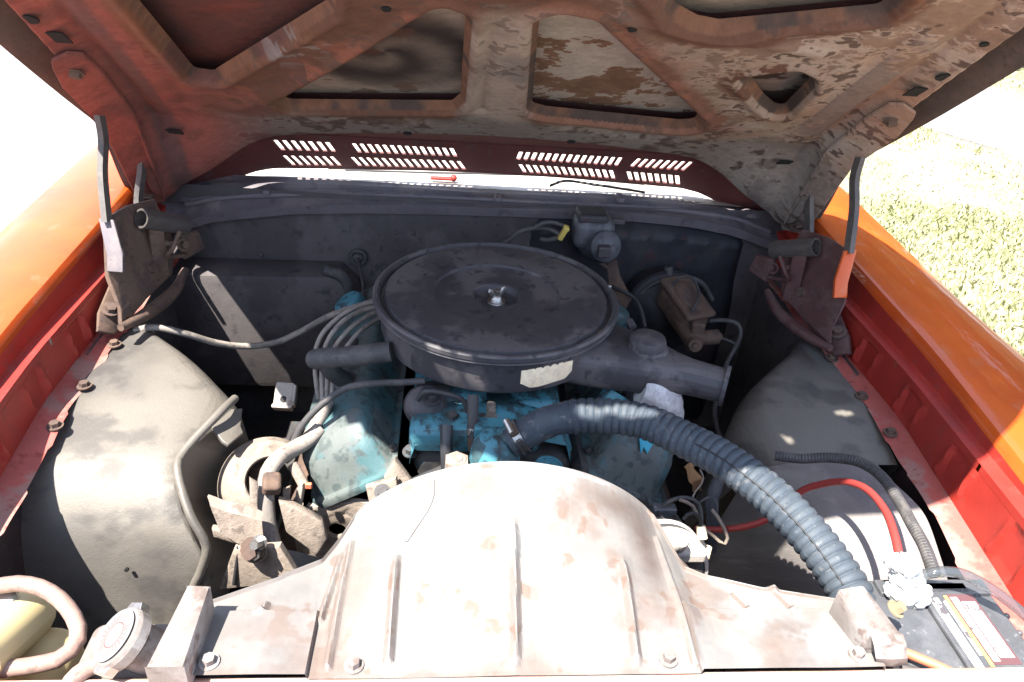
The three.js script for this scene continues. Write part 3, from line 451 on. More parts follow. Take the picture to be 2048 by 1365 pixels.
  for (const [v1, v0, a1, a0, sl, R] of [[0, -.655, -.23, -.56, .010, [[-.443, -.321, 7], [-.283, -.066, 14], [.063, .293, 15], [.317, .448, 8]]], [-.655, -1.22, -.76, -1.10, -.012, [[-.430, -.315, 7], [-.287, -.045, 15], [.074, .291, 14], [.316, .444, 8]]]]) {
    const edge = (u, k) => [[u + k, v1], [u - k, v0]]; let prev = edge(-.70, 0), prev0 = prev;
    const quad = (a, b, hole) => cells.push(warp(ext([a[0], b[0], b[1], a[1]], .0035, 0, hole ? [hole] : [])));
    const fill = (to, n) => { for (let i = 1; i <= n; i++) { const t = i / n; const e = [0, 1].map(k => [mix(prev0[k][0], to[k][0], t), mix(prev0[k][1], to[k][1], t)]); quad(prev, e); prev = e; } };
    R.forEach(([a, b, n]) => {
      const p = (b - a) / n, k = sl * (sl > 0 ? clamp(a * 6, -1, 1) : 1); prev0 = prev; fill(edge(a, k), Math.max(2, Math.ceil((a - prev[0][0]) / .05)));
      for (let i = 0; i < n; i++) { const c = a + (i + .5) * p, w = p * .30, q = (v, x) => [c + x + k * (2 * (v - v0) / (v1 - v0) - 1), v], e = edge(c + p / 2, k); quad(prev, e, [q(a1, -w), q(a1, w), q(a0, w), q(a0, -w)]); prev = e; }
    });
    prev0 = prev; fill(edge(.70, 0), 5);
  }
  put('louvre_panel', toCreasedNormals(join(cells), .4), M.louvre, hood, 'dark red louvred strip with two rows of slots');
  put('stiffener', tube(Array.from({ length: 15 }, (_, i) => lq(-.63 + .09 * i, .655, -.002)), .0038, { rad: 8 }), M.louvre, hood);
  put('rear_lip', tube(Array.from({ length: 15 }, (_, i) => lq(-.68 + .0971 * i, 1.21, 0)), .0045, { rad: 8 }), M.louvre, hood);
}

/* ---------- bonnet hinges ---------- */
for (const s of [-1, 1]) {
  const m = p => V(p.x * s, p.y, p.z), A = (x, y, z) => m(V(x, y, z));
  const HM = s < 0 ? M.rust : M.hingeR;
  const hg = put('bonnet_hinge', plate([A(.632, .098, .225), A(.618, .098, .165), A(.600, .085, .10), A(.598, .0, .09), A(.592, -.045, .13), A(.612, -.055, .29), A(.628, -.04, .275), A(.626, .02, .272)], s * -.004), HM, car, s < 0 ? 'left bonnet hinge' : 'right bonnet hinge');
  put('front_flange', plate([A(.640, .100, .228), A(.618, .100, .232), A(.602, .055, .258), A(.602, .03, .274), A(.626, .03, .272), A(.626, .05, .258)], .003), s < 0 ? M.cowl : M.red, hg);
  put('base_plate', toCreasedNormals(plate([A(.655, -.03, .215), A(.655, -.05, .275), A(.64, -.06, .305), A(.612, -.066, .29), A(.598, -.060, .20), A(.594, -.052, .11), A(.632, -.025, .10)], .004), .5), HM, hg);
  put('bolt', bolt(A(.640, -.048, .262), V(-s * .5, 1, .3), .010, .008), M.rust, hg);
  put('bolt', bolt(A(.600, -.012, .175), V(-s, .2, .3), .010, .010), M.rust, hg);
  put('spring_tube', (() => { const a = A(.597, .082, .176), b = A(.552, .042, .105), d = b.clone().sub(a); const L = d.length(); const g = lathe([[.0135, .06], [.0135, 0], [.0168, 0], [.0172, .003], [.0172, L], [.0, L]], 28); return aim(toCreasedNormals(g, .5), a, d); })(), M.hem, hg);
  const arm = (L, w, t) => { const c = curve(L.map(q => A(...q))); return grid(4, 40, (u, v) => { const q = c.getPoint(v); const e = [[-1, 1], [1, 1], [1, -1], [-1, -1], [-1, 1]][Math.round(u * 4)]; return V(q.x + s * e[0] * w, q.y + e[1] * t * .3, q.z + e[1] * t); }, .5); };
  put('arm', arm([[.642, .245, .148], [.643, .205, .150], [.640, .16, .185], [.628, .098, .232]], .0045, .010), M.armMetal, hg);
  put('arm', arm([[.648, .15, -.015], [.655, .10, -.010], [.668, .04, .0], [.655, .0, .03]], .0045, .012), M.armMetal, hg);
  put('link', [plate([A(.59, .06, .165), A(.575, .05, .15), A(.585, -.04, .14), A(.60, -.045, .16)], .005), tube([A(.55, .045, .14), A(.56, .02, .16), A(.575, .0, .15), A(.56, -.02, .10)], .004), plate([A(.565, .02, .10), A(.545, .01, .065), A(.54, -.025, .055), A(.565, -.03, .09)], .006)], HM, hg);
  put('gusset', tube([A(.612, -.060, .30), A(.600, -.068, .255), A(.585, -.072, .20), A(.572, -.068, .145), A(.570, -.056, .09)], .011, { rad: 8, rf: u => .6 + .5 * Math.sin(u * 3.1) }), HM, hg);
  put('stud', [bolt(A(.560, .005, .11), V(-s, .3, .6), .008, .008), cyl(A(.60, .03, .15), A(.56, .02, .14), .006)], HM, hg);
}

/* chassis and front support */
put('chassis_rail', [rbox(.10, .14, 1.6, .02).translate(-.47, -.62, .3), rbox(.10, .14, 1.6, .02).translate(.47, -.62, .3), rbox(1.0, .10, .16, .02).translate(0, -.66, .45)], M.iron, car);
put('splash_shield', [rbox(.22, .004, .9, .001).translate(-.52, -.55, .3), rbox(.22, .004, .5, .001).translate(.52, -.55, .15)], M.iron, car);
const SUP = put('radiator_support', [rbox(1.30, .03, .10, .006).translate(.02, -.0215, 1.028), rbox(1.3, .7, .02, .006).translate(.02, -.38, 1.03), rbox(.30, .016, .12, .005).translate(-.55, -.20, .95), rbox(.34, .6, .02, .004).translate(-.47, -.36, .985)], M.front, car, 'pale dusty red front support bar');  // dusty red, with the glare of full sun lightened into the colour
put('bumper_valance', grid(20, 8, (u, v) => V(mix(-.9, .9, u), -.05 - .6 * v, 1.12 + .08 * Math.sin(u * 3.14))), M.red, car);

/* ---------- engine ---------- */
const eng = thing('engine', 'turquoise painted V8 engine, flaking and oily, in the middle of the bay', 'engine', [0, -.35, .3]);
put('block', [rbox(.34, .34, .56, .03).translate(0, -.42, .25), rbox(.26, .16, .52, .03).translate(0, -.22, .25)], M.iron, eng);
for (const s of [-1, 1]) {
  // rocker cover: rounded pressed box leaning outwards on its flange
  const X = V(s * .865, -.50, 0).normalize(), N = V(s * .50, .865, 0), o = V(s * .218, -.193, .242), hw = .062, hl = .275;
  const q = (x, n, z) => o.clone().addScaledVector(X, x).addScaledVector(N, n).add(V(0, 0, z));
  const ringPts = (w, l, r, n = 8) => { const L = []; for (const [cx, cz, a0] of [[w - r, l - r, 0], [-(w - r), l - r, 1], [-(w - r), -(l - r), 2], [w - r, -(l - r), 3]]) for (let k = 0; k <= n; k++) { const a = (a0 + k / n) * Math.PI / 2; L.push([cx + r * Math.cos(a), cz + r * Math.sin(a)]); } L.push(L[0]); return L; };
  const rowsC = [[.080, .292, .034, -.012], [.080, .292, .034, -.003], [.078, .290, .033, .0], [.070, .281, .028, .001], [.067, .278, .027, .006], [.065, .270, .027, .030], [.063, .258, .027, .052], [.058, .240, .025, .066], [.050, .226, .022, .073], [.030, .205, .015, .076], [.0005, .18, .0004, .0768]];
  const g = loft(rowsC.map(([w, l, r, n]) => ringPts(w, l, r).map(([x, z]) => q(x - .004 * s * 0, n + (z > .2 ? -.004 * ss(.2, .28, z) : 0), z))), { sub: 1, crease: .7 });
  const vc = put('valve_cover', g, M.tealDirty, eng, s < 0 ? 'left valve cover with its front end in the sun' : 'right valve cover, greasy with one bright turquoise patch');  // same worn teal on both covers; only sunlight pales the left front
  for (const z of [-.24, -.08, .08, .24]) for (const e of [-1, 1]) put('bolt', bolt(q(e * .0745, .0005, z), N, .0055, .006), M.iron, vc); put('gasket', loft([-.016, -.012].map(n => ringPts(.0795, .2915, .034).map(([x, z]) => q(x, n, z)))), M.black, vc);
  if (s < 0) { put('grommet', aim(lathe([[.0, .014], [.020, .014], [.024, .010], [.026, 0], [.030, -.002]], 24), q(.0, .078, -.005), V(0, 1, 0)), M.rubber, vc); put('filler_cap', aim(lathe([[0, .026], [.024, .026], [.030, .020], [.031, .0], [.026, -.004]], 28), q(.005, .076, -.155), N), M.teal, vc); }
  else { // flaked paint patch: real raised film left on the cover's shoulder
    const pts = [[-.030, .12], [-.018, .135], [-.022, .15], [-.004, .163], [-.012, .178], [.008, .19], [.016, .212], [.020, .20], [.030, .205], [.036, .19], [.046, .176], [.028, .172], [.020, .150], [.004, .142], [-.004, .120], [-.018, .11]];
    const gg = ext(pts, .0012, .0004); const p = gg.attributes.position; for (let i = 0; i < p.count; i++) { const a = p.getX(i) - .030, z = p.getY(i) + .050; const lut = (L, x) => { for (let k = 0; k < L.length - 1; k++) if (x <= L[k + 1][0]) return mix(L[k][1], L[k + 1][1], clamp((x - L[k][0]) / (L[k + 1][0] - L[k][0]))); return L[L.length - 1][1]; }; const n = .0006 + Math.min(lut([[0, .0768], [.03, .076], [.05, .073], [.058, .066], [.063, .052]], Math.abs(a)), lut([[.18, .0768], [.205, .076], [.226, .073], [.240, .066], [.258, .052]], z)); const w = q(a, n + p.getZ(i), z); p.setXYZ(i, w.x, w.y, w.z); } gg.computeVertexNormals(); put('paint_flake', gg, plain([.03, .36, .50], .5), vc, 'bright turquoise paint patch'); put('filler_cap', aim(lathe([[0, .026], [.024, .026], [.030, .020], [.031, .0], [.026, -.004]], 28), q(.005, .076, -.155), N), M.tealDirty, vc); }
  // cylinder head under it with its pierced front boss
  const head = put('cylinder_head', [ext([[-.085, -.12], [.085, -.12], [.082, -.014], [-.082, -.014]], .54, .01).applyMatrix4(new THREE.Matrix4().makeBasis(X.clone().multiplyScalar(1), N, V(0, 0, s > 0 ? 1 : 1)).setPosition(o.clone().add(V(0, 0, -.27))))], s < 0 ? M.dust : M.iron, eng);
  const hc = s < 0 ? P(676, 1050, 'z', .515) : V(.205, -.26, .52);
  put('front_boss', toCreasedNormals(ext([[-.062, -.045], [-.02, -.062], [.035, -.06], [.075, -.02], [.075, .05], [.03, .06], [-.04, .045], [-.066, .01]], .03, .005, [Array.from({ length: 20 }, (_, i) => [.019 * Math.cos(i / 10 * Math.PI), .019 * Math.sin(i / 10 * Math.PI)]), Array.from({ length: 12 }, (_, i) => [.012 + .006 * Math.cos(i / 6 * Math.PI), .036 + .006 * Math.sin(i / 6 * Math.PI)])]).scale(-s, 1, 1).translate(hc.x, hc.y, hc.z - .02), .6), s < 0 ? M.dust : M.iron, head);
  put('boss_pocket', aim(new THREE.CylinderGeometry(.018, .016, .012, 20), hc.clone().add(V(.0, -.004, -.012)), V(0, 0, 1)), s < 0 ? M.dust : M.iron, head);
  // exhaust manifold below
  put('exhaust_manifold', [tube([V(s * .30, -.32, .0), V(s * .31, -.33, .25), V(s * .32, -.36, .48)], .032, { rad: 12 }), ...[.08, .22, .36].map(z => cyl(V(s * .24, -.27, z), V(s * .31, -.33, z), .022))], M.rust, eng);
}
{ // intake manifold: cast valley between the covers
  const man = put('intake_manifold', toCreasedNormals(join([
    loft([[V(-.132, -.205, .50), V(-.128, -.15, .515), V(-.120, -.118, .52), V(-.05, -.098, .52), V(.03, -.098, .52), V(.11, -.118, .515), V(.125, -.17, .50)], [V(-.135, -.19, .47), V(-.130, -.12, .475), V(-.118, -.096, .475), V(-.05, -.080, .47), V(.03, -.080, .47), V(.11, -.10, .47), V(.13, -.16, .47)], [V(-.135, -.19, .40), V(-.128, -.14, .40), V(-.115, -.115, .40), V(-.05, -.105, .40), V(.03, -.105, .40), V(.11, -.12, .40), V(.13, -.17, .40)], [V(-.135, -.19, .1), V(-.128, -.14, .1), V(-.115, -.12, .1), V(-.05, -.11, .1), V(.03, -.11, .1), V(.11, -.12, .1), V(.13, -.17, .1)]], { sub: 4, crease: .5 }),
    rbox(.20, .05, .05, .016).translate(-.03, -.112, .495), rbox(.10, .06, .22, .02).translate(-.06, -.11, .34), rbox(.08, .05, .22, .02).translate(.07, -.115, .34),
  ]), .7), M.teal, eng);
  put('port_pad', rbox(.048, .030, .03, .004).translate(-.005, 0, 0).translate(...P(985, 862, 'z', .512).toArray()), M.teal, man);
  const boss = (px, py, z, r, h, m = M.teal) => { const b = P(px, py, 'z', z); return put('boss', toCreasedNormals(lathe([[0, 0], [r * .45, 0], [r * .45, .002], [r * .9, .002], [r, -.002], [r * 1.05, -h]], 20).translate(b.x, b.y, b.z), .6), m, man); };
  boss(860, 826, .47, .014, .035); boss(914, 815, .46, .018, .03); boss(845, 790, .45, .015, .03, M.iron); boss(1080, 822, .44, .03, .03, M.tealDirty);
  for (const [px, py, z] of [[864, 801, .47], [982, 828, .48], [820, 905, .50], [1010, 940, .53], [962, 838, .48], [905, 838, .49]]) put('bolt', bolt(P(px, py, 'z', z), V(0, 1, .25), .008, .010), px === 982 ? M.dust : M.iron, man);
  put('rocker_stud', [cyl(P(982, 835, 'z', .48), P(982, 808, 'z', .48), .007)], M.dust, man);
  // front cover, water neck, nuts and plugs ahead of it
  put('timing_cover', [ext([[-.15, -.33], [.17, -.33], [.16, -.20], [.11, -.165], [.02, -.155], [-.07, -.158], [-.14, -.20]], .05, .012).translate(0, 0, .53)], M.iron, eng);
  put('crossover', tube([V(-.14, -.205, .54), V(-.09, -.19, .56), V(-.03, -.185, .57)], .02, { rad: 12 }), M.tealDirty, eng);
  const wn = P(990, 905, 'z', .57);
  const neck = put('water_neck', toCreasedNormals(lathe([[0, .034], [.012, .033], [.024, .027], [.033, .013], [.037, -.01], [.038, -.05]], 28).translate(wn.x, wn.y, wn.z), .7), M.teal, eng);
  neck.userData.label = 'turquoise domed water neck';
  put('spout', cyl(wn.clone().add(V(.0, .006, -.005)), P(1040, 872, 'd', 1.075), .023, .022, 24), M.teal, neck);
  const nut = P(913, 930, 'z', .585); put('hex_plug', toCreasedNormals(join([new THREE.CylinderGeometry(.018, .019, .02, 6).translate(nut.x, nut.y, nut.z), lathe([[0, .003], [.008, .003], [.009, .001], [.013, .001], [.014, 0]], 20).translate(nut.x, nut.y + .0105, nut.z)]), .5), M.dust, eng);
  const pl = P(1097, 932, 'z', .57); put('core_plug', toCreasedNormals(lathe([[0, -.002], [.017, -.002], [.018, .001], [.020, .002], [.0215, 0], [.021, -.02]], 28).translate(pl.x, pl.y, pl.z), .5), M.teal, eng);
  put('plug_arm', rbox(.05, .012, .02, .004).translate(pl.x - .035, pl.y - .006, pl.z), M.teal, eng);
  put('rear_bellhousing', rbox(.36, .3, .16, .05).translate(0, -.34, -.03), M.iron, eng);
  put('carburettor', [rbox(.14, .10, .15, .02).translate(0, -.10, .30), cyl(P(835, 800, 'z', .42), P(900, 800, 'z', .42), .03), cyl(V(0, -.08, .3), V(0, -.04, .3), .06)], M.iron, eng);
  put('choke_housing', aim(toCreasedNormals(lathe([[0, .02], [.024, .018], [.032, .008], [.034, -.02]], 28), .6), P(852, 812, 'z', .455), V(.1, .6, .8)), M.air, eng);
  // left front bracket in the sun
  put('front_bracket', [plate([P(790, 925, 'z', .555), P(826, 975, 'z', .565), P(800, 1000, 'z', .57), P(772, 955, 'z', .56)], .012), plate([P(735, 975, 'z', .575), P(790, 958, 'z', .575), P(800, 1010, 'z', .58), P(745, 1020, 'z', .585)], .006)], M.dust, eng);
  put('bolt', bolt(P(765, 985, 'z', .592), V(0, .7, .6), .008, .006), M.iron, eng);
}

/* ---------- air cleaner ---------- */
{
  const o = V(.0045, .023, .294), ac = thing('air_cleaner', 'large round black air cleaner on top of the engine', 'air cleaner', [o.x, o.y - .08, o.z]);
  put('housing', toCreasedNormals(lathe([[.199, -.006], [.1955, -.012], [.193, -.018], [.192, -.055], [.1895, -.066], [.182, -.073], [.165, -.077], [.06, -.079]], 96).translate(...o.toArray()), .5), M.air, ac);
  const lid = put('lid', toCreasedNormals(lathe([[0, -.0135], [.026, -.0135], [.034, -.011], [.0385, -.003], [.041, -.001], [.099, -.0014], [.1035, .0], [.1065, .0038], [.110, .0046], [.180, .0042], [.1835, .0035], [.1865, -.0035], [.190, -.004], [.1935, .001], [.197, .0055], [.2015, .0055], [.2045, .0025], [.2045, -.004], [.2025, -.0065], [.2035, -.009], [.201, -.011], [.197, -.010]], 120).translate(...o.toArray()), .35), M.air, ac);
  const wc = o.clone().add(V(0, -.0135, 0));
  const wing = a => { const g = ext([[.004, 0], [.0085, .003], [.014, .010], [.0165, .016], [.0145, .0195], [.0105, .0185], [.006, .011], [.002, .008]], .0028, .0008); g.translate(0, 0, -.0014); g.rotateY(a); g.translate(wc.x, wc.y + .006, wc.z); return g; };
  put('wing_nut', toCreasedNormals(join([lathe([[0, .022], [.004, .022], [.005, .021], [.005, .013], [.0065, .012], [.010, .007], [.012, .002], [.012, 0]], 20).translate(...wc.toArray()), wing(.55), wing(.55 + Math.PI), lathe([[0, .002], [.015, .002], [.016, 0]], 24).translate(...wc.toArray())]), .5), M.steel, lid, 'shiny wing nut');
  // torn label round the front of the can
  const lp = [[1043, 742], [1070, 737], [1112, 727], [1146, 721], [1143, 742], [1130, 757], [1105, 765], [1076, 774], [1060, 776], [1042, 768]];
  const flat = lp.map(([x, y]) => { let q = V(); for (let z = .40, b = 9; z < .50; z += .0005) { const t = P(x, y, 'z', z), e = Math.abs(Math.hypot(t.x - o.x, t.z - o.z) - .1926); if (e < b) { b = e; q = t; } } return [Math.atan2(q.x - o.x, q.z - o.z), q.y]; });
  const g = ext(flat.map(([a, y]) => [a * .193, y]), .0004, .0002); { const p = g.attributes.position; for (let i = 0; i < p.count; i++) { const a = p.getX(i) / .193, r = .1925 + p.getZ(i) + .0004; p.setXYZ(i, o.x + r * Math.sin(a), p.getY(i), o.z + r * Math.cos(a)); } g.computeVertexNormals(); }
  // snap the sheet to the can between its corners
  put('sticker', new THREE.BufferGeometry().copy(grid(40, 14, (u, v) => { const a = mix(flat[0][0], flat[3][0], u); const top = [0, 1, 2, 3], bot = [9, 8, 7, 6, 5, 4]; const yAt = (idx) => { for (let k = 0; k < idx.length - 1; k++) { const A = flat[idx[k]], B = flat[idx[k + 1]]; if (a <= B[0] || k === idx.length - 2) return mix(A[1], B[1], clamp((a - A[0]) / (B[0] - A[0]))); } }; const y = mix(yAt(top), yAt(bot), v) + .0008 * Math.sin(u * 31) * 0; const r = .1928; return V(o.x + r * Math.sin(a), y, o.z + r * Math.cos(a)); })), M.cream, ac, 'torn cream sticker');
  // snorkel: boxy at the can, round at its mouth
  const a = V(.165, -.030, .385), b = V(.352, -.030, .470), d = b.clone().sub(a).normalize(), sd = d.clone().cross(V(0, 1, 0)).normalize().negate();
  const sec = (t, w, h, e, dy = 0) => { const c = a.clone().lerp(b, t); c.y += dy; return Array.from({ length: 33 }, (_, k) => { const f = k / 32 * 2 * Math.PI, cs = Math.cos(f), sn = Math.sin(f); return c.clone().addScaledVector(sd, w * Math.sign(cs) * Math.pow(Math.abs(cs), e)).add(V(0, h * Math.sign(sn) * Math.pow(Math.abs(sn), e), 0)); }); };
  const sn = put('snorkel', loft([sec(-.35, .075, .034, .4), sec(0, .070, .034, .5), sec(.2, .060, .034, .5), sec(.45, .050, .032, .55), sec(.6, .038, .029, .75), sec(.75, .030, .028, .95), sec(1, .027, .027, 1), sec(1, .0325, .0325, 1), sec(1.03, .0325, .0325, 1), sec(1.03, .023, .023, 1), sec(.9, .022, .022, 1)], { sub: 2, crease: .6 }), M.air, ac);
  const mc = P(1297, 676, 'y', .018);
  put('vacuum_motor', toCreasedNormals(lathe([[0, .004], [.020, .004], [.027, .001], [.0295, -.005], [.030, -.014], [.033, -.016], [.0345, -.018], [.033, -.021], [.030, -.024], [.030, -.055]], 36).translate(mc.x, mc.y, mc.z), .5), M.air, sn);
  put('vacuum_nipple', [cyl(mc.clone().add(V(-.018, 0, -.030)), mc.clone().add(V(-.022, .004, -.045)), .006)], M.air, sn);
  put('hot_air_elbow', tube([V(.235, -.05, .42), V(.238, -.09, .425), V(.262, -.105, .435), V(.285, -.106, .445)], .026, { rad: 18 }), M.air, ac);
  put('riser', tube([V(.19, -.13, .44), V(.185, -.10, .44), V(.20, -.075, .43)], .022, { rad: 14 }), M.teal, ac);
  put('clip', rbox(.006, .012, .006, .002).translate(o.x + .197, o.y + .004, o.z - .03), M.steel, ac);
}
{ // breather pipe from the can to the left valve cover
  const t = thing('breather_pipe', 'thick black breather elbow between air cleaner and left valve cover', 'pipe', [-.23, -.05, .36]);
  put('pipe', tube([P(782, 703, 'z', .40), P(745, 708, 'z', .40), P(690, 714, 'z', .40), P(645, 717, 'z', .395), P(632, 719, 'z', .39)], .0165, { rad: 16 }), M.rubber, t);
  put('end_cap', new THREE.SphereGeometry(.0166, 18, 12).translate(...P(632, 719, 'z', .39).toArray()), M.rubber, t);
  put('elbow', tube([P(650, 722, 'z', .395), P(662, 742, 'z', .385), P(692, 764, 'z', .36)], .0145, { rad: 14 }), M.rubber, t);
  put('collar', aim(toCreasedNormals(lathe([[.0, .004], [.020, .003], [.023, 0], [.024, -.006]], 24), .5), P(694, 762, 'z', .36), V(0, 1, .1)), M.rubber, t);
}
const hose = (name, label, cat, pts, r, m, group, opt) => { const mid = pts[0]; const t = thing(name, label, cat, mid, group); put('tube', tube(pts, r, opt), m, t); return t; };
/* ---------- hoses ---------- */
{ // corrugated radiator hose
  const pts = [[1020, 886, 1.075], [1050, 868, 1.073], [1110, 840, 1.07], [1200, 832, 1.065], [1290, 844, 1.05], [1370, 880, 1.02], [1450, 922, .98], [1540, 990, .935], [1620, 1072, .895], [1685, 1160, .862], [1712, 1215, .845], [1725, 1260, .84]].map(p => P(p[0], p[1], 'd', p[2]));
  const t = thing('radiator_hose', 'thick grey-blue corrugated radiator hose arching across the bay', 'hose', pts[0]);
  const L0 = curve(pts).getLength(), plainT = .085 / L0, pitch_ = .0118;
  put('tube', tube(pts, .0232, { rad: 24, seg: 620, rf: (u, L) => { const k = ss(plainT, plainT + .02, u); const x = (u * L / pitch_) % 1; return 1 - .02 * (1 - k) + k * (.0 + .15 * Math.pow(Math.abs(Math.sin(x * Math.PI)), .5) - .05); } }), M.bluegrey, t);
  // moulding seam along the hose
  const c = curve(pts); const sp = []; for (let i = 0; i <= 60; i++) { const u = .5 + .42 * i / 60, q = c.getPointAt(u), tg = c.getTangentAt(u), up = V(-.55, .62, .5).addScaledVector(tg, -V(-.55, .62, .5).dot(tg)).normalize(); sp.push(q.addScaledVector(up, .0250)); }
  put('seam', tube(sp, .0012, { rad: 5, seg: 160 }), M.black, t);
  const cq = c.getPointAt(.028), ct = c.getTangentAt(.028), cl = put('hose_clamp', aim(toCreasedNormals(lathe([[.0252, -.006], [.0262, -.006], [.0262, .006], [.0252, .006]], 40), .4), cq, ct), M.steel, t);
  const side = V(.35, .1, .9).addScaledVector(ct, -V(.35, .1, .9).dot(ct)).normalize();
  for (let k = -6; k <= 6; k++) { const dd = side.clone().applyAxisAngle(ct, k * .105); put('slot', frame(rbox(.0014, .0012, .0075, .0004), cq.clone().addScaledVector(dd, .0263), dd.clone().cross(ct), dd), M.black, cl); }
  const up = side.clone().applyAxisAngle(ct, -1.15).normalize(); put('screw_housing', frame(rbox(.016, .011, .013, .003), cq.clone().addScaledVector(up, .030), up.clone().cross(ct), up), M.rust, cl); put('screw', aim(new THREE.CylinderGeometry(.005, .005, .022, 6), cq.clone().addScaledVector(up, .032).add(V(-.005, .006, 0)), up.clone().cross(ct)), M.steel, cl);
}
{ const t = hose('heater_hose', 'tan dusty heater hose curving down in front of the left valve cover', 'hose', [[640, 858, .46], [620, 878, .475], [585, 900, .50], [556, 918, .53], [535, 950, .555], [531, 1000, .58], [537, 1060, .605], [556, 1120, .63], [580, 1170, .64]].map(p => P(p[0], p[1], 'z', p[2])), .0125, M.hoseDust);
  put('strap', frame(rbox(.026, .022, .030, .006), P(543, 968, 'z', .578), V(.95, -.15, -.2), V(.1, .95, .25)), M.rust, t, 'brown leather-like strap');
  put('upper_pipe', tube([P(655, 800, 'z', .42), P(632, 850, 'z', .45), P(612, 885, 'z', .475)], .011), M.hoseDust, t); }
hose('vacuum_hose', 'thin grey hose from under the air cleaner down over the left valve cover', 'hose', [[850, 762, .44], [810, 765, .44], [740, 768, .45], [690, 778, .455], [640, 812, .465], [605, 850, .475], [588, 882, .48], [582, 905, .48]].map(p => P(p[0], p[1], 'z', p[2])), .0055, M.rubber);
{ const t = hose('bypass_hose', 'thin brown hose with a small clamp at the front centre of the engine', 'hose', [[946, 795, .49], [946, 830, .505], [944, 865, .515], [943, 890, .53], [952, 912, .55], [972, 928, .565], [1000, 945, .58]].map(p => P(p[0], p[1], 'z', p[2])), .0065, M.rust);
  const q = P(945, 862, 'z', .514); put('upper_sleeve', tube([P(946, 790, 'z', .487), P(946, 830, 'z', .504), P(945, 876, 'z', .52)], .0085), M.rubber, t); const c = put('clamp', aim(lathe([[.0086, -.005], [.0096, -.005], [.0096, .005], [.0086, .005]], 24), q, V(0, 1, -.4)), M.steel, t); put('screw', rbox(.009, .009, .008, .002).translate(q.x + .012, q.y - .001, q.z), M.rust, c); for (let k = -2; k < 2; k++) put('slot', rbox(.001, .006, .001, .0003).translate(q.x + k * .0024 + .001, q.y, q.z + .0094), M.black, c); }
hose('stub_hose', 'short upright black hose with an open end ahead of the intake', 'hose', [[893, 852, .525], [893, 880, .54], [893, 905, .55], [895, 940, .56]].map(p => P(p[0], p[1], 'z', p[2])), .0095, M.blackGloss);
hose('firewall_hose', 'long grey hose sagging from the air cleaner to the left wheelhouse', 'hose', [[760, 600, .20], [720, 612, .17], [660, 632, .14], [600, 664, .13], [550, 686, .14], [490, 693, .16], [430, 686, .19], [370, 668, .22], [310, 655, .235], [268, 662, .24]].map(p => P(p[0], p[1], 'z', p[2])), .0062, M.hoseDust);
for (const [i, L] of [[[760, 603], [715, 612], [660, 650], [634, 690], [630, 740], [637, 800]], [[760, 612], [722, 622], [680, 648], [652, 690], [644, 740], [644, 810]], [[762, 622], [735, 632], [695, 662], [668, 700], [656, 750], [652, 820]], [[764, 634], [745, 645], [715, 668], [690, 700], [668, 745], [660, 830]]].entries()) {
  const pts = L.map((p, k) => P(p[0], p[1], 'z', [.22, .24, .28, .30, .33, .37][k] + .008 * i));
  const t = hose('spark_plug_lead', ['outermost of the four leads left of the air cleaner', 'second lead from the left beside the air cleaner', 'third lead from the left beside the air cleaner', 'innermost of the four leads left of the air cleaner'][i] + ', dusty grey', 'ignition lead', pts, .0042, M.hoseDust, 'ignition leads left of the air cleaner');
}

hose('throttle_cable', 'thin black cable crossing from the firewall grommet to the carburettor', 'cable', [[716, 516, -.10], [722, 545, -.02], [728, 590, .06], [735, 640, .15], [752, 690, .22]].map(p => P(p[0], p[1], 'z', p[2])), .0026, M.rubber);
hose('carburettor_line', 'slim fuel line bending round the front of the carburettor', 'pipe', [[836, 800, .47], [852, 783, .475], [890, 788, .475], [925, 800, .475], [935, 825, .48]].map(p => P(p[0], p[1], 'z', p[2])), .004, M.iron);
for (const [i, L] of [[[1225, 700, .24], [1262, 720, .27], [1290, 760, .29], [1320, 800, .30]], [[1228, 715, .27], [1258, 745, .30], [1285, 790, .31], [1330, 840, .32]], [[1222, 735, .30], [1246, 770, .33], [1275, 830, .34], [1345, 880, .35]]].entries()) hose('spark_plug_lead', ['rearmost', 'middle', 'foremost'][i] + ' of the three leads passing under the snorkel', 'ignition lead', L.map(p => P(p[0], p[1], 'z', p[2])), .0042, M.rubber, 'ignition leads under the snorkel');
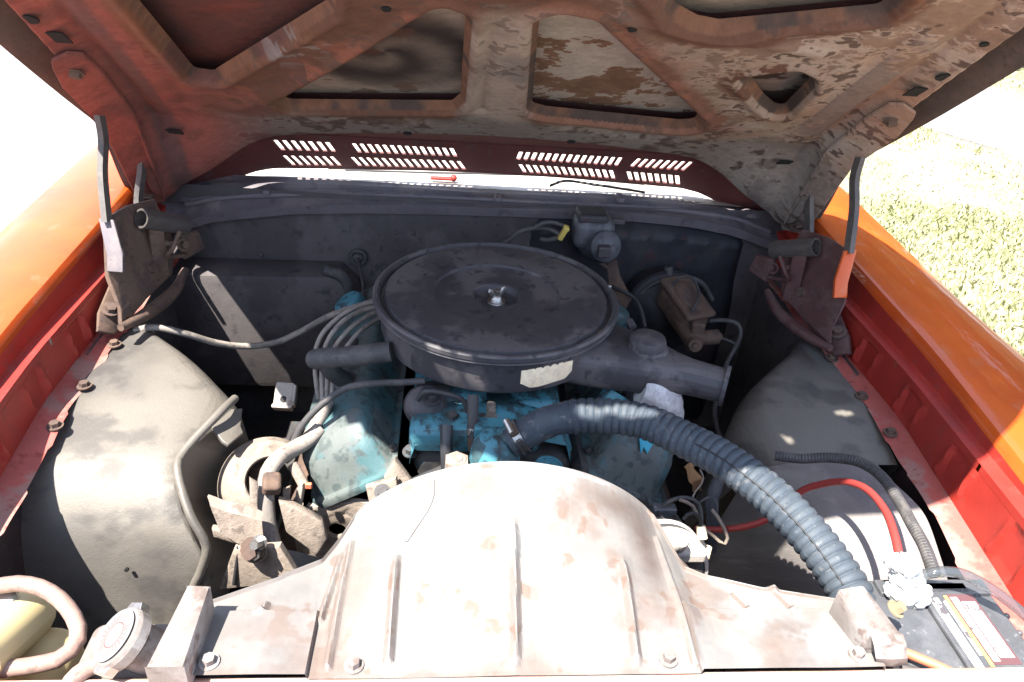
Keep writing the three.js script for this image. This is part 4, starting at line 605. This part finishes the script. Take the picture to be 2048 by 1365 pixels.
/* ---------- power steering pump group at the left front ---------- */
{ const t = thing('steering_pump', 'dust-caked steering pump and brackets below the left valve cover', 'pump', [-.32, -.35, .56]);
  const Z = (px, py, z) => P(px, py, 'z', z);
  const arc = (k, r) => [[545, 895], [520, 898], [495, 915], [478, 945], [485, 975], [505, 1005], [530, 1025]].map(([x, y]) => Z(x - r * 0, y, k));
  const nc = Z(540, 962, .545), nd = V(.25, .72, .65);
  const flare = new THREE.LatheGeometry([[.036, -.004], [.034, .0], [.036, .003], [.041, .001], [.050, -.010], [.062, -.026], [.072, -.044], [.074, -.062], [.071, -.062], [.069, -.045], [.059, -.028], [.047, -.013], [.036, -.004]].map(p => new THREE.Vector2(...p)), 40, Math.PI * .80, Math.PI * 1.12);
  put('reservoir_neck', aim(toCreasedNormals(flare, .7), nc, nd), M.dust, t);
  put('filler_lip', aim(new THREE.LatheGeometry([[.034, -.012], [.052, -.013], [.053, -.016], [.034, -.016]].map(p => new THREE.Vector2(...p)), 14, Math.PI * .88, Math.PI * .34), nc.clone().addScaledVector(V(-.1, .3, -1).normalize(), .012), nd), M.dust, t);
  put('inner_wall', plate([Z(486, 930, .50), Z(560, 905, .50), Z(560, 1000, .52), Z(510, 990, .53)], .003), M.rust, t);
  put('blade', toCreasedNormals(thick([[[414, 994], [440, 1003], [480, 1012], [522, 1030]].map(p => Z(p[0], p[1], .62)), [[420, 1010], [450, 1020], [490, 1030], [522, 1042]].map(p => Z(p[0], p[1], .63)), [[440, 1062], [470, 1080], [495, 1090], [530, 1080]].map(p => Z(p[0], p[1], .64))], .006, { sub: 2, smooth: 14, crease: .8 }), .8), M.dust, t);
  put('lower_arm', [plate([Z(427, 1060, .635), Z(440, 1063, .635), Z(500, 1095, .645), Z(492, 1102, .645), Z(430, 1072, .635)], .006), plate([Z(475, 1092, .64), Z(468, 1110, .64), Z(440, 1180, .65), Z(600, 1160, .66), Z(560, 1090, .65), Z(530, 1090, .645)], .006)], M.dust, t);
  put('rib', tube([Z(476, 1095, .646), Z(474, 1120, .648), Z(467, 1170, .655)], .0025), M.black, t);
  put('bolt', bolt(Z(506, 1100, .66), V(-.2, .5, .8), .012, .012), M.rust, t); put('bolt', [bolt(Z(520, 1085, .66), V(-.2, .5, .8), .007, .018), bolt(Z(517, 1106, .66), V(-.2, .5, .8), .008, .012)], M.steel, t);
  put('front_strut', plate([Z(560, 1005, .59), Z(580, 1012, .59), Z(640, 1050, .60), Z(650, 1080, .60), Z(632, 1105, .605), Z(575, 1062, .60)], .012), M.dust, t);
  put('spacer', [plate([Z(501, 958, .585), Z(513, 966, .585), Z(513, 1012, .60), Z(503, 1004, .60)], .004), cyl(Z(585, 930, .52), Z(608, 972, .545), .008), plate([Z(568, 978, .55), Z(578, 975, .55), Z(575, 1010, .56), Z(566, 1008, .56)], .004), plate([Z(596, 978, .55), Z(606, 970, .55), Z(602, 1012, .56), Z(590, 1010, .56)], .004)], M.dust, t);
  put('clip', rbox(.010, .010, .006, .002).translate(...Z(617, 972, .56).toArray()), M.cableRed2, t);
  put('pulley', aim(toCreasedNormals(lathe([[.02, .012], [.07, .012], [.075, .016], [.075, .008], [.066, 0], [.075, -.008], [.075, -.016], [.07, -.012], [.02, -.012]], 40), .5), V(-.17, -.36, .66), V(0, 0, 1)), M.iron, t);
}
{ const t = thing('mount_bracket', 'small sunlit tan bracket with a round hole behind the left hoses', 'bracket', P(570, 790, 'z', .2));
  const c = P(568, 790, 'z', .25), n = V(.15, .75, .65).normalize(), X = V(1, -.05, 0);
  const Y2 = n.clone().cross(X).normalize();
  put('plate', frame(rbox(.034, .046, .010, .004), c, X, Y2), M.pale, t); put('lip', frame(rbox(.036, .008, .026, .003), c.clone().addScaledVector(Y2, -.024), X, Y2), M.pale, t); put('lip', frame(rbox(.008, .040, .024, .003), c.clone().addScaledVector(X, .018).addScaledVector(n, -.008), X, Y2), M.pale, t);
  const d = n.dot(V(0, 1, 0)) > 0 ? n : n.clone().negate(); put('hole', aim(new THREE.CylinderGeometry(.0065, .0065, .0112, 18), c.clone().addScaledVector(Y2, Y2.y > 0 ? -.010 : .010), d), M.black, t); }  // the round hole is a black plug, its darkness put in as colour

/* ---------- right rear: wiper motor, booster, master cylinder ---------- */
{ const t = thing('wiper_motor', 'dirty blue-black wiper motor on the firewall behind the air cleaner', 'motor', [.22, -.06, -.03]);
  const c = P(1195, 480, 'z', .0);
  put('body', [rbox(.085, .07, .07, .022, 4).translate(c.x - .005, c.y + .005, c.z - .035), aim(toCreasedNormals(lathe([[0, .045], [.020, .044], [.032, .036], [.036, .02], [.036, -.04]], 28), .7), V(c.x + .012, c.y - .02, c.z - .02), V(.15, .35, 1))], M.motor, t);
  put('top_cover', rbox(.062, .02, .06, .008).translate(c.x - .012, c.y + .040, c.z - .035), M.fireR, t);
  put('gear_lug', [rbox(.026, .024, .02, .004).translate(c.x + .01, c.y - .012, c.z + .028), rbox(.03, .012, .02, .003).translate(c.x + .045, c.y + .028, c.z - .04)], M.fire, t);
  const q = P(1127, 466, 'z', -.01); put('connector', [frame(rbox(.010, .034, .012, .002), q, V(.9, -.35, 0), V(.35, .9, .2)), frame(rbox(.012, .008, .013, .002), q.clone().add(V(.004, .011, .003)), V(.9, -.35, 0), V(.35, .9, .2))], M.yellow, t, 'yellow plug');
  put('lead', [tube([[1128, 452], [1105, 445], [1085, 447], [1070, 455]].map(p => P(p[0], p[1], 'z', -.02)), .004), tube([[1120, 475], [1095, 480], [1080, 478]].map(p => P(p[0], p[1], 'z', -.02)), .005)], M.rubber, t);
}
hose('washer_tube', 'grey tube arching behind the air cleaner to the wiper motor', 'hose', [[990, 492, .02], [1015, 480, -.01], [1045, 461, -.03], [1078, 456, -.04], [1108, 462, -.03], [1125, 474, -.02]].map(p => P(p[0], p[1], 'z', p[2])), .005, M.rubber);
{ const t = thing('brake_booster', 'round dark brake booster half hidden behind the master cylinder', 'brake booster', [.41, -.17, -.04]);
  put('shell', aim(toCreasedNormals(lathe([[0, .06], [.03, .058], [.05, .045], [.075, .03], [.092, .022], [.096, .015], [.092, .008], [.09, -.03]], 40), .6), V(.405, -.17, -.03), V(.05, .12, 1)), M.fireR, t);
  put('vacuum_pipe', tube([[1270, 600], [1300, 572], [1340, 558], [1375, 556], [1405, 568], [1425, 600]].map(p => P(p[0], p[1], 'z', -.01)), .006), M.rubber, t); put('check_valve', [cyl(P(1338, 560, 'z', -.02), P(1338, 535, 'z', -.03), .009), lathe([[0, 0], [.010, 0], [.010, -.01]], 14).translate(...P(1338, 535, 'z', -.03).toArray())], M.rubber, t); }
{ const t = thing('master_cylinder', 'rust-brown brake master cylinder with wire bail over its lid', 'master cylinder', P(1385, 640, 'z', .08));
  const c = P(1375, 595, 'z', .07), ax = V(.35, -.32, .95).normalize(), up = V(.05, .95, .30).normalize();
  put('reservoir', frame(rbox(.068, .06, .115, .02, 4), c.clone().addScaledVector(up, -.036), V(.94, 0, -.35), up), M.rust, t);
  put('lid', frame(rbox(.072, .014, .120, .007, 4), c.clone(), V(.94, 0, -.35), up), M.rust, t); put('lid_dome', frame(new THREE.SphereGeometry(.03, 24, 10, 0, 6.3, 0, 1.6).scale(.85, .35, 1.4), c.clone().addScaledVector(up, .006), V(.94, 0, -.35), up), M.rust, t);
  put('bail_wire', tube([[1342, 575], [1358, 556], [1385, 556], [1398, 585], [1394, 604], [1385, 620], [1384, 640], [1392, 655]].map((p, k) => P(p[0], p[1], 'z', [.05, .05, .06, .09, .11, .12, .12, .12][k])), .0026), M.iron, t);
  put('bore', [cyl(P(1352, 610, 'z', .05), P(1392, 692, 'z', .15), .024, .020), aim(toCreasedNormals(lathe([[0, .012], [.006, .012], [.007, .008], [.013, .008], [.015, .004], [.017, -.01]], 20), .5), P(1390, 690, 'z', .16), V(-.2, .3, 1))], M.rust, t);
  put('valve_block', [cyl(P(1385, 678, 'z', .14), P(1436, 674, 'z', .135), .0155), cyl(P(1436, 674, 'z', .135), P(1443, 674, 'z', .135), .008), rbox(.028, .045, .028, .006).translate(...P(1392, 662, 'z', .13).toArray())], M.rust, t);
}
hose('brake_line', 'grey brake pipe looping from the firewall down the right wheelhouse', 'pipe', [[1420, 642, .10], [1450, 641, .11], [1474, 647, .12], [1482, 665, .13], [1474, 690, .15], [1455, 725, .18], [1442, 760, .22], [1432, 800, .28], [1430, 835, .33], [1440, 870, .38], [1465, 900, .42]].map(p => P(p[0], p[1], 'z', p[2])), .0045, M.rubber);
hose('short_brake_line', 'thin pipe joining the brake valve to the looping line', 'pipe', [[1440, 676, .135], [1458, 682, .14], [1470, 688, .145]].map(p => P(p[0], p[1], 'z', p[2])), .003, M.rubber);
hose('speed_cable', 'dark cable crossing beside the right edge of the air cleaner', 'cable', [[1215, 570, .0], [1240, 580, .03], [1268, 596, .05], [1282, 620, .08], [1290, 655, .12]].map(p => P(p[0], p[1], 'z', p[2])), .004, M.rubber);
{ const t = thing('linkage_bracket', 'grey-brown pedal linkage strip right of the air cleaner', 'bracket', P(1240, 580, 'z', .0)); put('strip', [plate([P(1215, 528, 'z', -.02), P(1232, 522, 'z', -.02), P(1238, 552, 'z', .0), P(1262, 598, 'z', .03), P(1250, 618, 'z', .04), P(1222, 590, 'z', .02)], .005), tube([P(1225, 545, 'z', -.02), P(1195, 520, 'z', -.01)], .004)], M.rust, t); }
{ const t = thing('hot_air_duct', 'crumpled white hot-air duct below the snorkel', 'duct', P(1330, 800, 'z', .44));
  put('duct', tube([[1280, 778, .455], [1305, 784, .455], [1328, 798, .455], [1334, 825, .445], [1328, 858, .43], [1318, 895, .41]].map(p => P(p[0], p[1], 'z', p[2])), .0245, { rad: 20, seg: 90, rf: u => 1 + .13 * Math.pow(Math.abs(Math.sin(u * 17)), .6) }), M.foil, t); }

/* ---------- alternator and loom at the right front ---------- */
{ const t = thing('alternator', 'cast alternator with cream rims beside the fan shroud', 'alternator', P(1340, 1075, 'z', .66));
  const c = P(1322, 1130, 'z', .69), d = V(.05, .25, 1).normalize();
  put('case', aim(toCreasedNormals(lathe([[0, .03], [.03, .03], [.05, .026], [.058, .02], [.062, .012], [.062, -.006], [.058, -.010], [.058, -.05], [.05, -.06]], 40), .5), c, d), M.iron, t);
  put('rim', aim(toCreasedNormals(lathe([[.055, .024], [.061, .021], [.064, .013], [.064, .006], [.060, .004]], 40), .5), c, d), M.pale, t); put('rim', aim(toCreasedNormals(lathe([[.058, -.004], [.064, -.008], [.064, -.014], [.058, -.016]], 40), .5), c, d), M.pale, t);
  for (let k = 0; k < 14; k++) { const a = k / 14 * 6.283; const g = rbox(.004, .030, .006, .001); g.translate(0, 0, .060); g.rotateY(a); put('fin', aim(g, c.clone().addScaledVector(d, -.030), d), M.iron, t); }
  put('lug', [aim(toCreasedNormals(lathe([[0, .014], [.009, .012], [.012, .004], [.013, -.012]], 18), .5), P(1358, 1085, 'z', .72), V(0, .8, .5)), rbox(.05, .02, .02, .006).translate(...P(1375, 1108, 'z', .71).toArray())], M.pale, t, 'pale mounting lug');
  put('plug', rbox(.034, .014, .016, .003).translate(...P(1328, 1020, 'z', .63).toArray()), M.battery, t);
}
{ const loom = (name, lab, L, r, m) => hose(name, lab, 'wire', L.map(p => P(p[0], p[1], 'z', p[2])), r, m, undefined, { rad: 7 });
  loom('wire', 'purple-grey wire curving up from the alternator plug', [[1325, 1014, .63], [1345, 1000, .63], [1370, 996, .62], [1395, 1005, .62], [1403, 1030, .63], [1402, 1055, .64]], .0032, M.rubber);
  loom('wire', 'grey wire ending in a white sheath beside the shroud', [[1360, 1000, .63], [1385, 1012, .63], [1398, 1040, .64], [1405, 1055, .645], [1430, 1075, .65], [1448, 1090, .655], [1456, 1075, .655], [1450, 1060, .65], [1436, 1035, .64], [1424, 1020, .63]], .0026, M.dust);
  loom('wire', 'thin looped wire hanging in front of the red cable', [[1400, 1005, .62], [1420, 995, .61], [1434, 1008, .62], [1432, 1030, .63], [1424, 1040, .64]], .0018, M.rubber);
  loom('wire', 'thin wire rising to the dry leaf', [[1384, 1000, .61], [1390, 985, .6], [1402, 970, .59], [1407, 955, .58], [1400, 940, .57]], .0014, M.dust);
  loom('wire', 'black wire behind the alternator rims', [[1366, 1040, .65], [1380, 1026, .645], [1395, 1030, .645], [1402, 1050, .65], [1400, 1075, .66], [1412, 1095, .67]], .003, M.black);
  const t = thing('wire_loom', 'taped wire loom dropping beside the corrugated hose', 'wire loom', P(1430, 1000, 'z', .58)); put('tape', tube([[1440, 955, .56], [1428, 985, .57], [1424, 1010, .58], [1426, 1050, .59], [1420, 1100, .60]].map(p => P(p[0], p[1], 'z', p[2])), .010, { rf: u => 1 + .08 * Math.sin(u * 40) }), M.motor, t);
  const s = thing('wire_end', 'pale plastic connector sleeve hanging by the alternator', 'connector', P(1404, 1068, 'z', .655)); put('sleeve', [cyl(P(1402, 1053, 'z', .65), P(1405, 1078, 'z', .66), .0065, .0075, 14), cyl(P(1414, 1095, 'z', .665), P(1410, 1118, 'z', .68), .0075, .006, 14)], M.cream, s);
  const lf = thing('dry_leaf', 'curled orange-brown dead leaf lodged below the corrugated hose', 'leaf', P(1388, 948, 'z', .52)); put('blade', grid(10, 10, (u, v) => { const q = lerpLine([P(1368, 935, 'z', .52), P(1392, 925, 'z', .515)], u).lerp(lerpLine([P(1384, 972, 'z', .54), P(1410, 978, 'z', .54)], u), v); q.y += .006 * Math.sin(u * 5) + .004 * Math.sin(v * 7); q.x += .006 * Math.sin(v * 9 + u * 3) * u; return q; }), plain([.30, .16, .07], .8), lf);
  put('blade', grid(6, 6, (u, v) => P(mix(1385, 1402, u), mix(965, 985, v) - 6 * u, 'z', .545 + .004 * Math.sin(u * 4 + v * 3))), plain([.26, .13, .06], .8), lf);
}
/* ---------- battery, cables ---------- */
{ const bt = thing('battery', 'black battery with peeling white labels beside the radiator', 'battery', [.466, -.235, .98]), Y = -.030;
  put('case', rbox(.142, .185, .262, .004).translate(.466, Y - .103, .984), M.battery, bt);
  put('cover', [rbox(.146, .012, .266, .004).translate(.466, Y - .006, .984), rbox(.060, .006, .250, .002).translate(.480, Y + .003, .985)], M.battery, bt);
  put('end_ledge', rbox(.13, .008, .02, .002).translate(.47, Y + .002, .866), M.battery, bt);
  const T = (x0, x1, z0, z1, m, y = Y + .0065) => put('label', rbox(x1 - x0, .0006, z1 - z0, .0002).translate((x0 + x1) / 2, y, (z0 + z1) / 2), m, bt, undefined);
  const lab = texPair(256, 512, (u, v, i, j) => { const n = fbm(u, v, 8, 5); const line = (j % 14 < 6) && h2(Math.floor(i / 3), Math.floor(j / 14)) > .45 && u > .08 && u < .92 ? 1 : 0; let c = mixC([.72, .72, .70], [.30, .28, .28], line * .8); c = mixC(c, [.08, .07, .08], ss(.60, .63, n)); return [...c, .5, .6]; });
  const lm = new THREE.MeshStandardMaterial({ map: lab[0], roughness: .6 }); lm.userData.tile = .12;
  const peel = dirt({ a: [.72, .72, .71], b: [.66, .66, .66], c: [.09, .08, .085], f: 5, fl: .60, fk: 1, r: [.5, .7], bump: .0002, tile: .12, size: 256 });
  T(.4555, .4655, .883, 1.10, lm); T(.4690, .4725, .885, .955, lm); T(.4735, .4775, .880, .968, M.yellow); T(.480, .488, .882, .962, peel); T(.490, .506, .888, .958, peel); T(.4775, .509, .975, 1.09, peel, Y + .0066); T(.4675, .4765, .972, 1.09, peel);
  T(.478, .509, .878, .966, plain([.10, .045, .05], .6), Y + .0062);
  for (let k = 0; k < 5; k++) put('rivet', new THREE.SphereGeometry(.0035, 10, 8).translate(.5395, Y - .003, .90 + k * .022), M.battery, bt);
  const lump = (q, r, sd) => { const g = mergeVertices(new THREE.IcosahedronGeometry(r, 4)); const p = g.attributes.position; for (let i = 0; i < p.count; i++) { const v = V().fromBufferAttribute(p, i), n = v.clone().normalize(); const k = fbm(n.x * .5 + .5 * n.z + sd, n.y * .5 + 3 + .3 * n.z, 9, 4); v.multiplyScalar(.44 + .40 * k); p.setXYZ(i, v.x + q.x, v.y + q.y, v.z + q.z); } g.computeVertexNormals(); return g; };
  const tq = (px, py, y) => P(px + 10, py - 14, 'y', Y + y);
  put('terminal', [lump(tq(1800, 1198, .012), .026, 1), lump(tq(1825, 1208, .008), .021, 2), lump(tq(1798, 1172, .028), .022, 3), lump(tq(1782, 1140, .044), .017, 4), lump(tq(1803, 1146, .044), .022, 5), lump(tq(1836, 1198, .010), .015, 6), lump(tq(1782, 1196, .012), .018, 7), lump(tq(1812, 1160, .034), .018, 8), lump(tq(1815, 1182, .020), .022, 9)], M.white, bt, 'terminal crusted in white corrosion');
  hose('battery_cable', 'red battery cable arching from the terminal to behind the corrugated hose', 'cable', [[1800, 1132, .868], [1798, 1108, .855], [1788, 1065, .825], [1770, 1020, .785], [1735, 980, .74], [1690, 964, .70], [1640, 970, .675], [1600, 985, .665], [1550, 1030, .665], [1500, 1052, .66], [1440, 1060, .64], [1390, 1058, .63]].map(p => P(p[0], p[1], 'z', p[2])), .0047, M.cableRed);
  const cp = [[1870, 1150, .84], [1850, 1095, .80], [1825, 1050, .76], [1800, 1005, .71], [1765, 955, .66], [1720, 925, .62], [1660, 916, .59], [1600, 918, .575], [1550, 912, .56]].map(p => P(p[0], p[1], 'z', p[2])); cp.forEach(p => p.y -= .0);
  hose('wire_conduit', 'black ribbed conduit following the right wheelhouse seam to the battery', 'conduit', cp, .0068, M.rubber, undefined, { rad: 10, seg: 420, rf: (u, L) => 1 + .16 * Math.pow(Math.abs(Math.sin(u * L / .0045 * Math.PI)), .7) });
  hose('clear_tube', 'clear plastic tube arching over the battery corner', 'hose', [[1835, 1158, .87], [1850, 1150, .872], [1885, 1144, .875], [1930, 1150, .88], [1985, 1180, .895], [2048, 1228, .915], [2110, 1290, .95]].map(p => P(p[0], p[1], 'z', p[2])).map(p => p.add(V(0, .0, 0))), .0058, M.clear);
  hose('front_red_cable', 'short orange-red cable lying across the battery front', 'cable', [[1770, 1296, -.026], [1805, 1304, -.022], [1845, 1320, -.0175], [1880, 1335, -.017], [1930, 1360, -.017], [1990, 1400, -.018]].map(p => P(p[0], p[1], 'y', p[2])), .0050, M.cableRed2);
  hose('front_grey_cable', 'thin grey cable lying below the orange-red one', 'cable', [[1800, 1334, -.024], [1840, 1344, -.0185], [1880, 1354, -.0185], [1940, 1378, -.0185]].map(p => P(p[0], p[1], 'y', p[2])), .0035, M.rubber);
}
/* ---------- radiator, shroud ---------- */
{ const t = thing('fan_shroud', 'bare stained metal fan shroud domed over the radiator fan', 'fan shroud', [.015, -.2, .88]);
  const R = .232, cy = -.178, cx = -.004, xl = -.305, xr = .345;
  const lut = (L, x) => { if (x <= L[0][0]) return L[0][1]; for (let k = 0; k < L.length - 1; k++) if (x <= L[k + 1][0]) return mix(L[k][1], L[k + 1][1], (x - L[k][0]) / (L[k + 1][0] - L[k][0])); return L[L.length - 1][1]; };
  const zr = x => lut([[xl, .897], [-.245, .868], [-.205, .838], [-.178, .775], [-.172, .768], [.160, .768], [.167, .776], [.186, .850], [.205, .862], [.26, .880], [xr, .900]], x);
  const yr = x => { const a = clamp(x, -.176, .164); const c = cy + Math.sqrt(R * R - (a - cx) * (a - cx)); return x < -.172 ? lut([[xl, -.010], [-.235, -.010], [-.172, c]], x) : x > .160 ? lut([[.160, c], [.190, -.014], [xr, -.010]], x) : c; };
  const ribs = [[795, 1100, 775, 1335], [1023, 1062, 1032, 1340], [1240, 1112, 1276, 1335], [700, 1062, 655, 1330], [1318, 1062, 1392, 1325], [528, 1185, 522, 1218], [1478, 1165, 1502, 1212], [1555, 1152, 1590, 1212], [680, 1080, 640, 1230]].map(([a, b, c, d]) => [P(a, b, 'y', .012), P(c, d, 'y', .0)]);
  const H = (x, z) => { const zq = zr(x), k = clamp((.985 - z) / (.985 - zq)); let y = mix(-.004, yr(x), Math.pow(k, 1.25)); const lip = .004 * ss(.97, 1, k); y += lip;
    const dome = ss(cx - .188, cx - .170, x) * ss(cx + .190, cx + .170, x); y += .010 * dome * ss(0, .35, k) * (1 - .3 * k);
    ribs.forEach(([a, b], i) => { const ex = b.x - a.x, ez = b.z - a.z, tt = clamp(((x - a.x) * ex + (z - a.z) * ez) / (ex * ex + ez * ez)), dx = x - a.x - ex * tt, dz = z - a.z - ez * tt, w = i < 3 ? .0042 : .0036; y += (i < 3 ? .0105 : .0065) * Math.exp(-(dx * dx + dz * dz) / (w * w)) * (i < 3 ? ss(0, .25, tt) * ss(1.02, .9, tt) : 1); });
    if ((x < -.198 && x > xl + .001) || (x > .165 && x < xr - .001)) y += .007 * ss(.908, .914, z); y += (fbm(x * .9 + 4, z * .9 + 3, 9, 3) - .5) * .0035; return y; };
  const g = grid(420, 130, (u, v) => { const x = mix(xl, xr, u), z = mix(.985, zr(x), v); return V(x, H(x, z), z); }, .5);
  put('shell', g, M.shroud, t);
  // rear skirt: ring and side walls
  put('skirt', [loft([Array.from({ length: 81 }, (_, i) => { const x = mix(xl, xr, i / 80), z = zr(x); return V(x, H(x, z), z); }), Array.from({ length: 81 }, (_, i) => { const x = mix(xl, xr, i / 80), z = zr(x); return V(x, H(x, z) - .006, z - .001); }), Array.from({ length: 81 }, (_, i) => { const x = mix(xl, xr, i / 80), z = zr(x) + .02; return V(x, H(x, zr(x)) - .20, z); })])], M.shroud, t);
  put('ring', aim(toCreasedNormals(lathe([[R - .012, -.04], [R - .010, 0], [R - .0085, .001], [R - .007, 0], [R - .010, -.04]], 72), .4), V(cx, cy, .766), V(0, 0, -1)), M.shroud, t);
  // overlapping patch on the left of the dome
  put('overlap_seam', tube([[866, 962], [866, 990], [855, 1020], [835, 1050], [812, 1085]].map(([x, y]) => { const q = P(x, y, 'y', .05); for (let k = 0; k < 12; k++) { const w = P(x, y, 'y', H(q.x, q.z)); q.copy(w); } q.y += .0005; return q; }), .0022, { rad: 6 }), M.shroud, t);
  for (const [x, y] of [[707, 1322], [1339, 1312], [1716, 1310], [418, 1325]]) { const q = P(x, y, 'y', .004); put('bolt', bolt(V(q.x, H(q.x, q.z), q.z), V(0, 1, .05), .006, .006), M.rail, t); }
  const fan = thing('cooling_fan', 'dark steel fan inside the shroud', 'fan', [cx, cy, .80]); put('hub', aim(new THREE.CylinderGeometry(.05, .05, .03, 24), V(cx, cy, .80), V(0, 0, 1)), M.iron, fan); for (let k = 0; k < 5; k++) { const b = rbox(.055, .15, .003, .001); b.rotateY(.5); b.translate(0, .125, 0); b.rotateZ(k * 1.2566); b.translate(cx, cy, .80); put('blade', b, M.iron, fan); }
}
{ const t = thing('radiator', 'radiator under the shroud with pale hold-down brackets and filler cap', 'radiator', [.02, -.5, .95]);
  put('core', rbox(.66, .44, .05, .004).translate(.02, -.28, .945), M.iron, t); 
  const brk = (rl, rr, fr, fl, y0, y1, s) => { const A = P(...rl, 'y', y0), B = P(...rr, 'y', y0), C = P(...fr, 'y', y1), D = P(...fl, 'y', y1); const dn = p => V(p.x, p.y - .035, p.z); return toCreasedNormals(join([loft([[dn(A), A, B, dn(B)], [dn(D), D, C, dn(C)]].map(r => { const [a, b, c, d] = r; return [a, a.clone().lerp(b, .88), b.clone().lerp(c, .06).add(V(0, -.0008, 0)), b.clone().lerp(c, .15), b.clone().lerp(c, .85), b.clone().lerp(c, .94).add(V(0, -.0008, 0)), d.clone().lerp(c, .88), d]; }), { sub: 3, crease: .5 }), loft([[A, B], [dn(A), dn(B)]]), loft([[D, C], [dn(D), dn(C)]])]), .6); };
  put('hold_down', brk([372, 1172], [420, 1174], [368, 1335], [288, 1335], .036, .030), M.rail, t, 'left hold-down bracket');
  const rb = put('hold_down', brk([1678, 1180], [1731, 1172], [1806, 1268], [1740, 1272], .034, .030), M.rail, t, 'right hold-down bracket');
  put('bracket_end', loft([[P(1742, 1270, 'y', .029), P(1775, 1266, 'y', .031), P(1806, 1268, 'y', .029)], [P(1748, 1290, 'y', .026), P(1782, 1290, 'y', .030), P(1814, 1290, 'y', .026)], [P(1752, 1318, 'y', .012), P(1785, 1320, 'y', .015), P(1816, 1318, 'y', .012)], [P(1755, 1332, 'y', -.008), P(1785, 1335, 'y', -.008), P(1815, 1330, 'y', -.008)]], { sub: 5 }), M.rail, rb);
  put('bracket_bolt', bolt(P(1790, 1220, 'y', .01), V(.4, .8, .2), .0065, .008), M.brassy, rb);
  put('top_tank', rbox(.08, .05, .06, .012).translate(-.365, -.035, .945), M.rail, t);
  const c = P(243, 1278, 'y', .018), n = V(-.58, .76, .14).normalize();
  put('filler_neck', aim(toCreasedNormals(lathe([[.016, .0], [.020, .0], [.021, -.03], [.03, -.05]], 28), .5), c.clone().addScaledVector(n, -.012), n), M.rail, t);
  const capT = texPair(256, 256, (u, v, i, j) => { const x = u - .5, y = v - .5, r = Math.hypot(x, y) * 2, a = Math.atan2(y, x); let c = [.21, .20, .195]; const n = fbm(u, v, 6, 4); const ring = (r > .52 && r < .80) ? ss(.35, .5, .5 + .5 * Math.sin(a * 26) * (.6 + .4 * Math.sin(a * 7))) : 0; c = mixC(c, [.13, .085, .08], ring * .8); if (r > .84) c = mixC(c, [.15, .15, .16], .8); if (Math.abs(r - .47) < .03) c = [.13, .06, .055]; c = mixC(c, [.12, .10, .095], ss(.52, .64, n) * .6); return [...c, .5, .45]; });
  const capM = new THREE.MeshStandardMaterial({ map: capT[0], roughness: .4, metalness: 0, side: THREE.DoubleSide });
  const cap = put('radiator_cap', aim(toCreasedNormals(lathe([[.0, .008], [.010, .008], [.012, .0065], [.022, .0065], [.0255, .0055], [.0275, .002], [.0275, -.007], [.025, -.008]], 48), .5), c, n), M.rail, t, 'round metal cap with a worn printed ring');
  const disc = new THREE.RingGeometry(.0005, .0235, 48, 1); put('print', aim(disc, c.clone().addScaledVector(n, .0084), n, V(0, 0, 1)), capM, cap, undefined, true);
  for (const a of [.2, 3.34]) { const g = ext([[-.011, 0], [.011, 0], [.008, .005], [-.008, .005]], .008, .001); g.translate(0, .0255, -.005); g.rotateZ(a); put('ear', aim(g, c.clone(), n, V(0, 0, 1)), M.steel, cap); }
  put('overflow_pipe', tube([[215, 1325, .965], [180, 1335, .97], [150, 1355, .98], [130, 1385, .99]].map(p => P(p[0], p[1], 'z', p[2])), .008), M.tanHose, t);
}
{ const t = thing('washer_bottle', 'yellowed plastic washer bottle in the bottom left corner', 'bottle', [-.50, -.2, .93]);
  const a = P(-60, 1330, 'z', .96), b = P(78, 1212, 'z', .86);
  put('bottle', [tube([a, a.clone().lerp(b, .5), b], .0255, { rad: 22, rf: u => u > .8 ? 1 - .9 * Math.pow((u - .8) / .2, 3) : 1 }), rbox(.10, .16, .12, .03, 4).translate(-.49, -.14, .93)], M.jug, t);
  put('neck_cap', aim(toCreasedNormals(lathe([[0, .012], [.014, .012], [.017, .008], [.017, -.02]], 24), .5), P(0, 1212, 'z', .885), V(.1, .9, .4)), M.steel, t); }
hose('overflow_hose', 'tan rubber hose looped round the washer bottle', 'hose', [[-60, 1185, .885], [0, 1172, .885], [40, 1168, .885], [85, 1178, .89], [125, 1205, .90], [152, 1245, .915], [155, 1280, .93], [125, 1315, .945], [75, 1330, .95], [0, 1340, .955], [-60, 1345, .96]].map(p => P(p[0], p[1], 'z', p[2])), .0078, M.tanHose);

renderer.render(scene, camera);
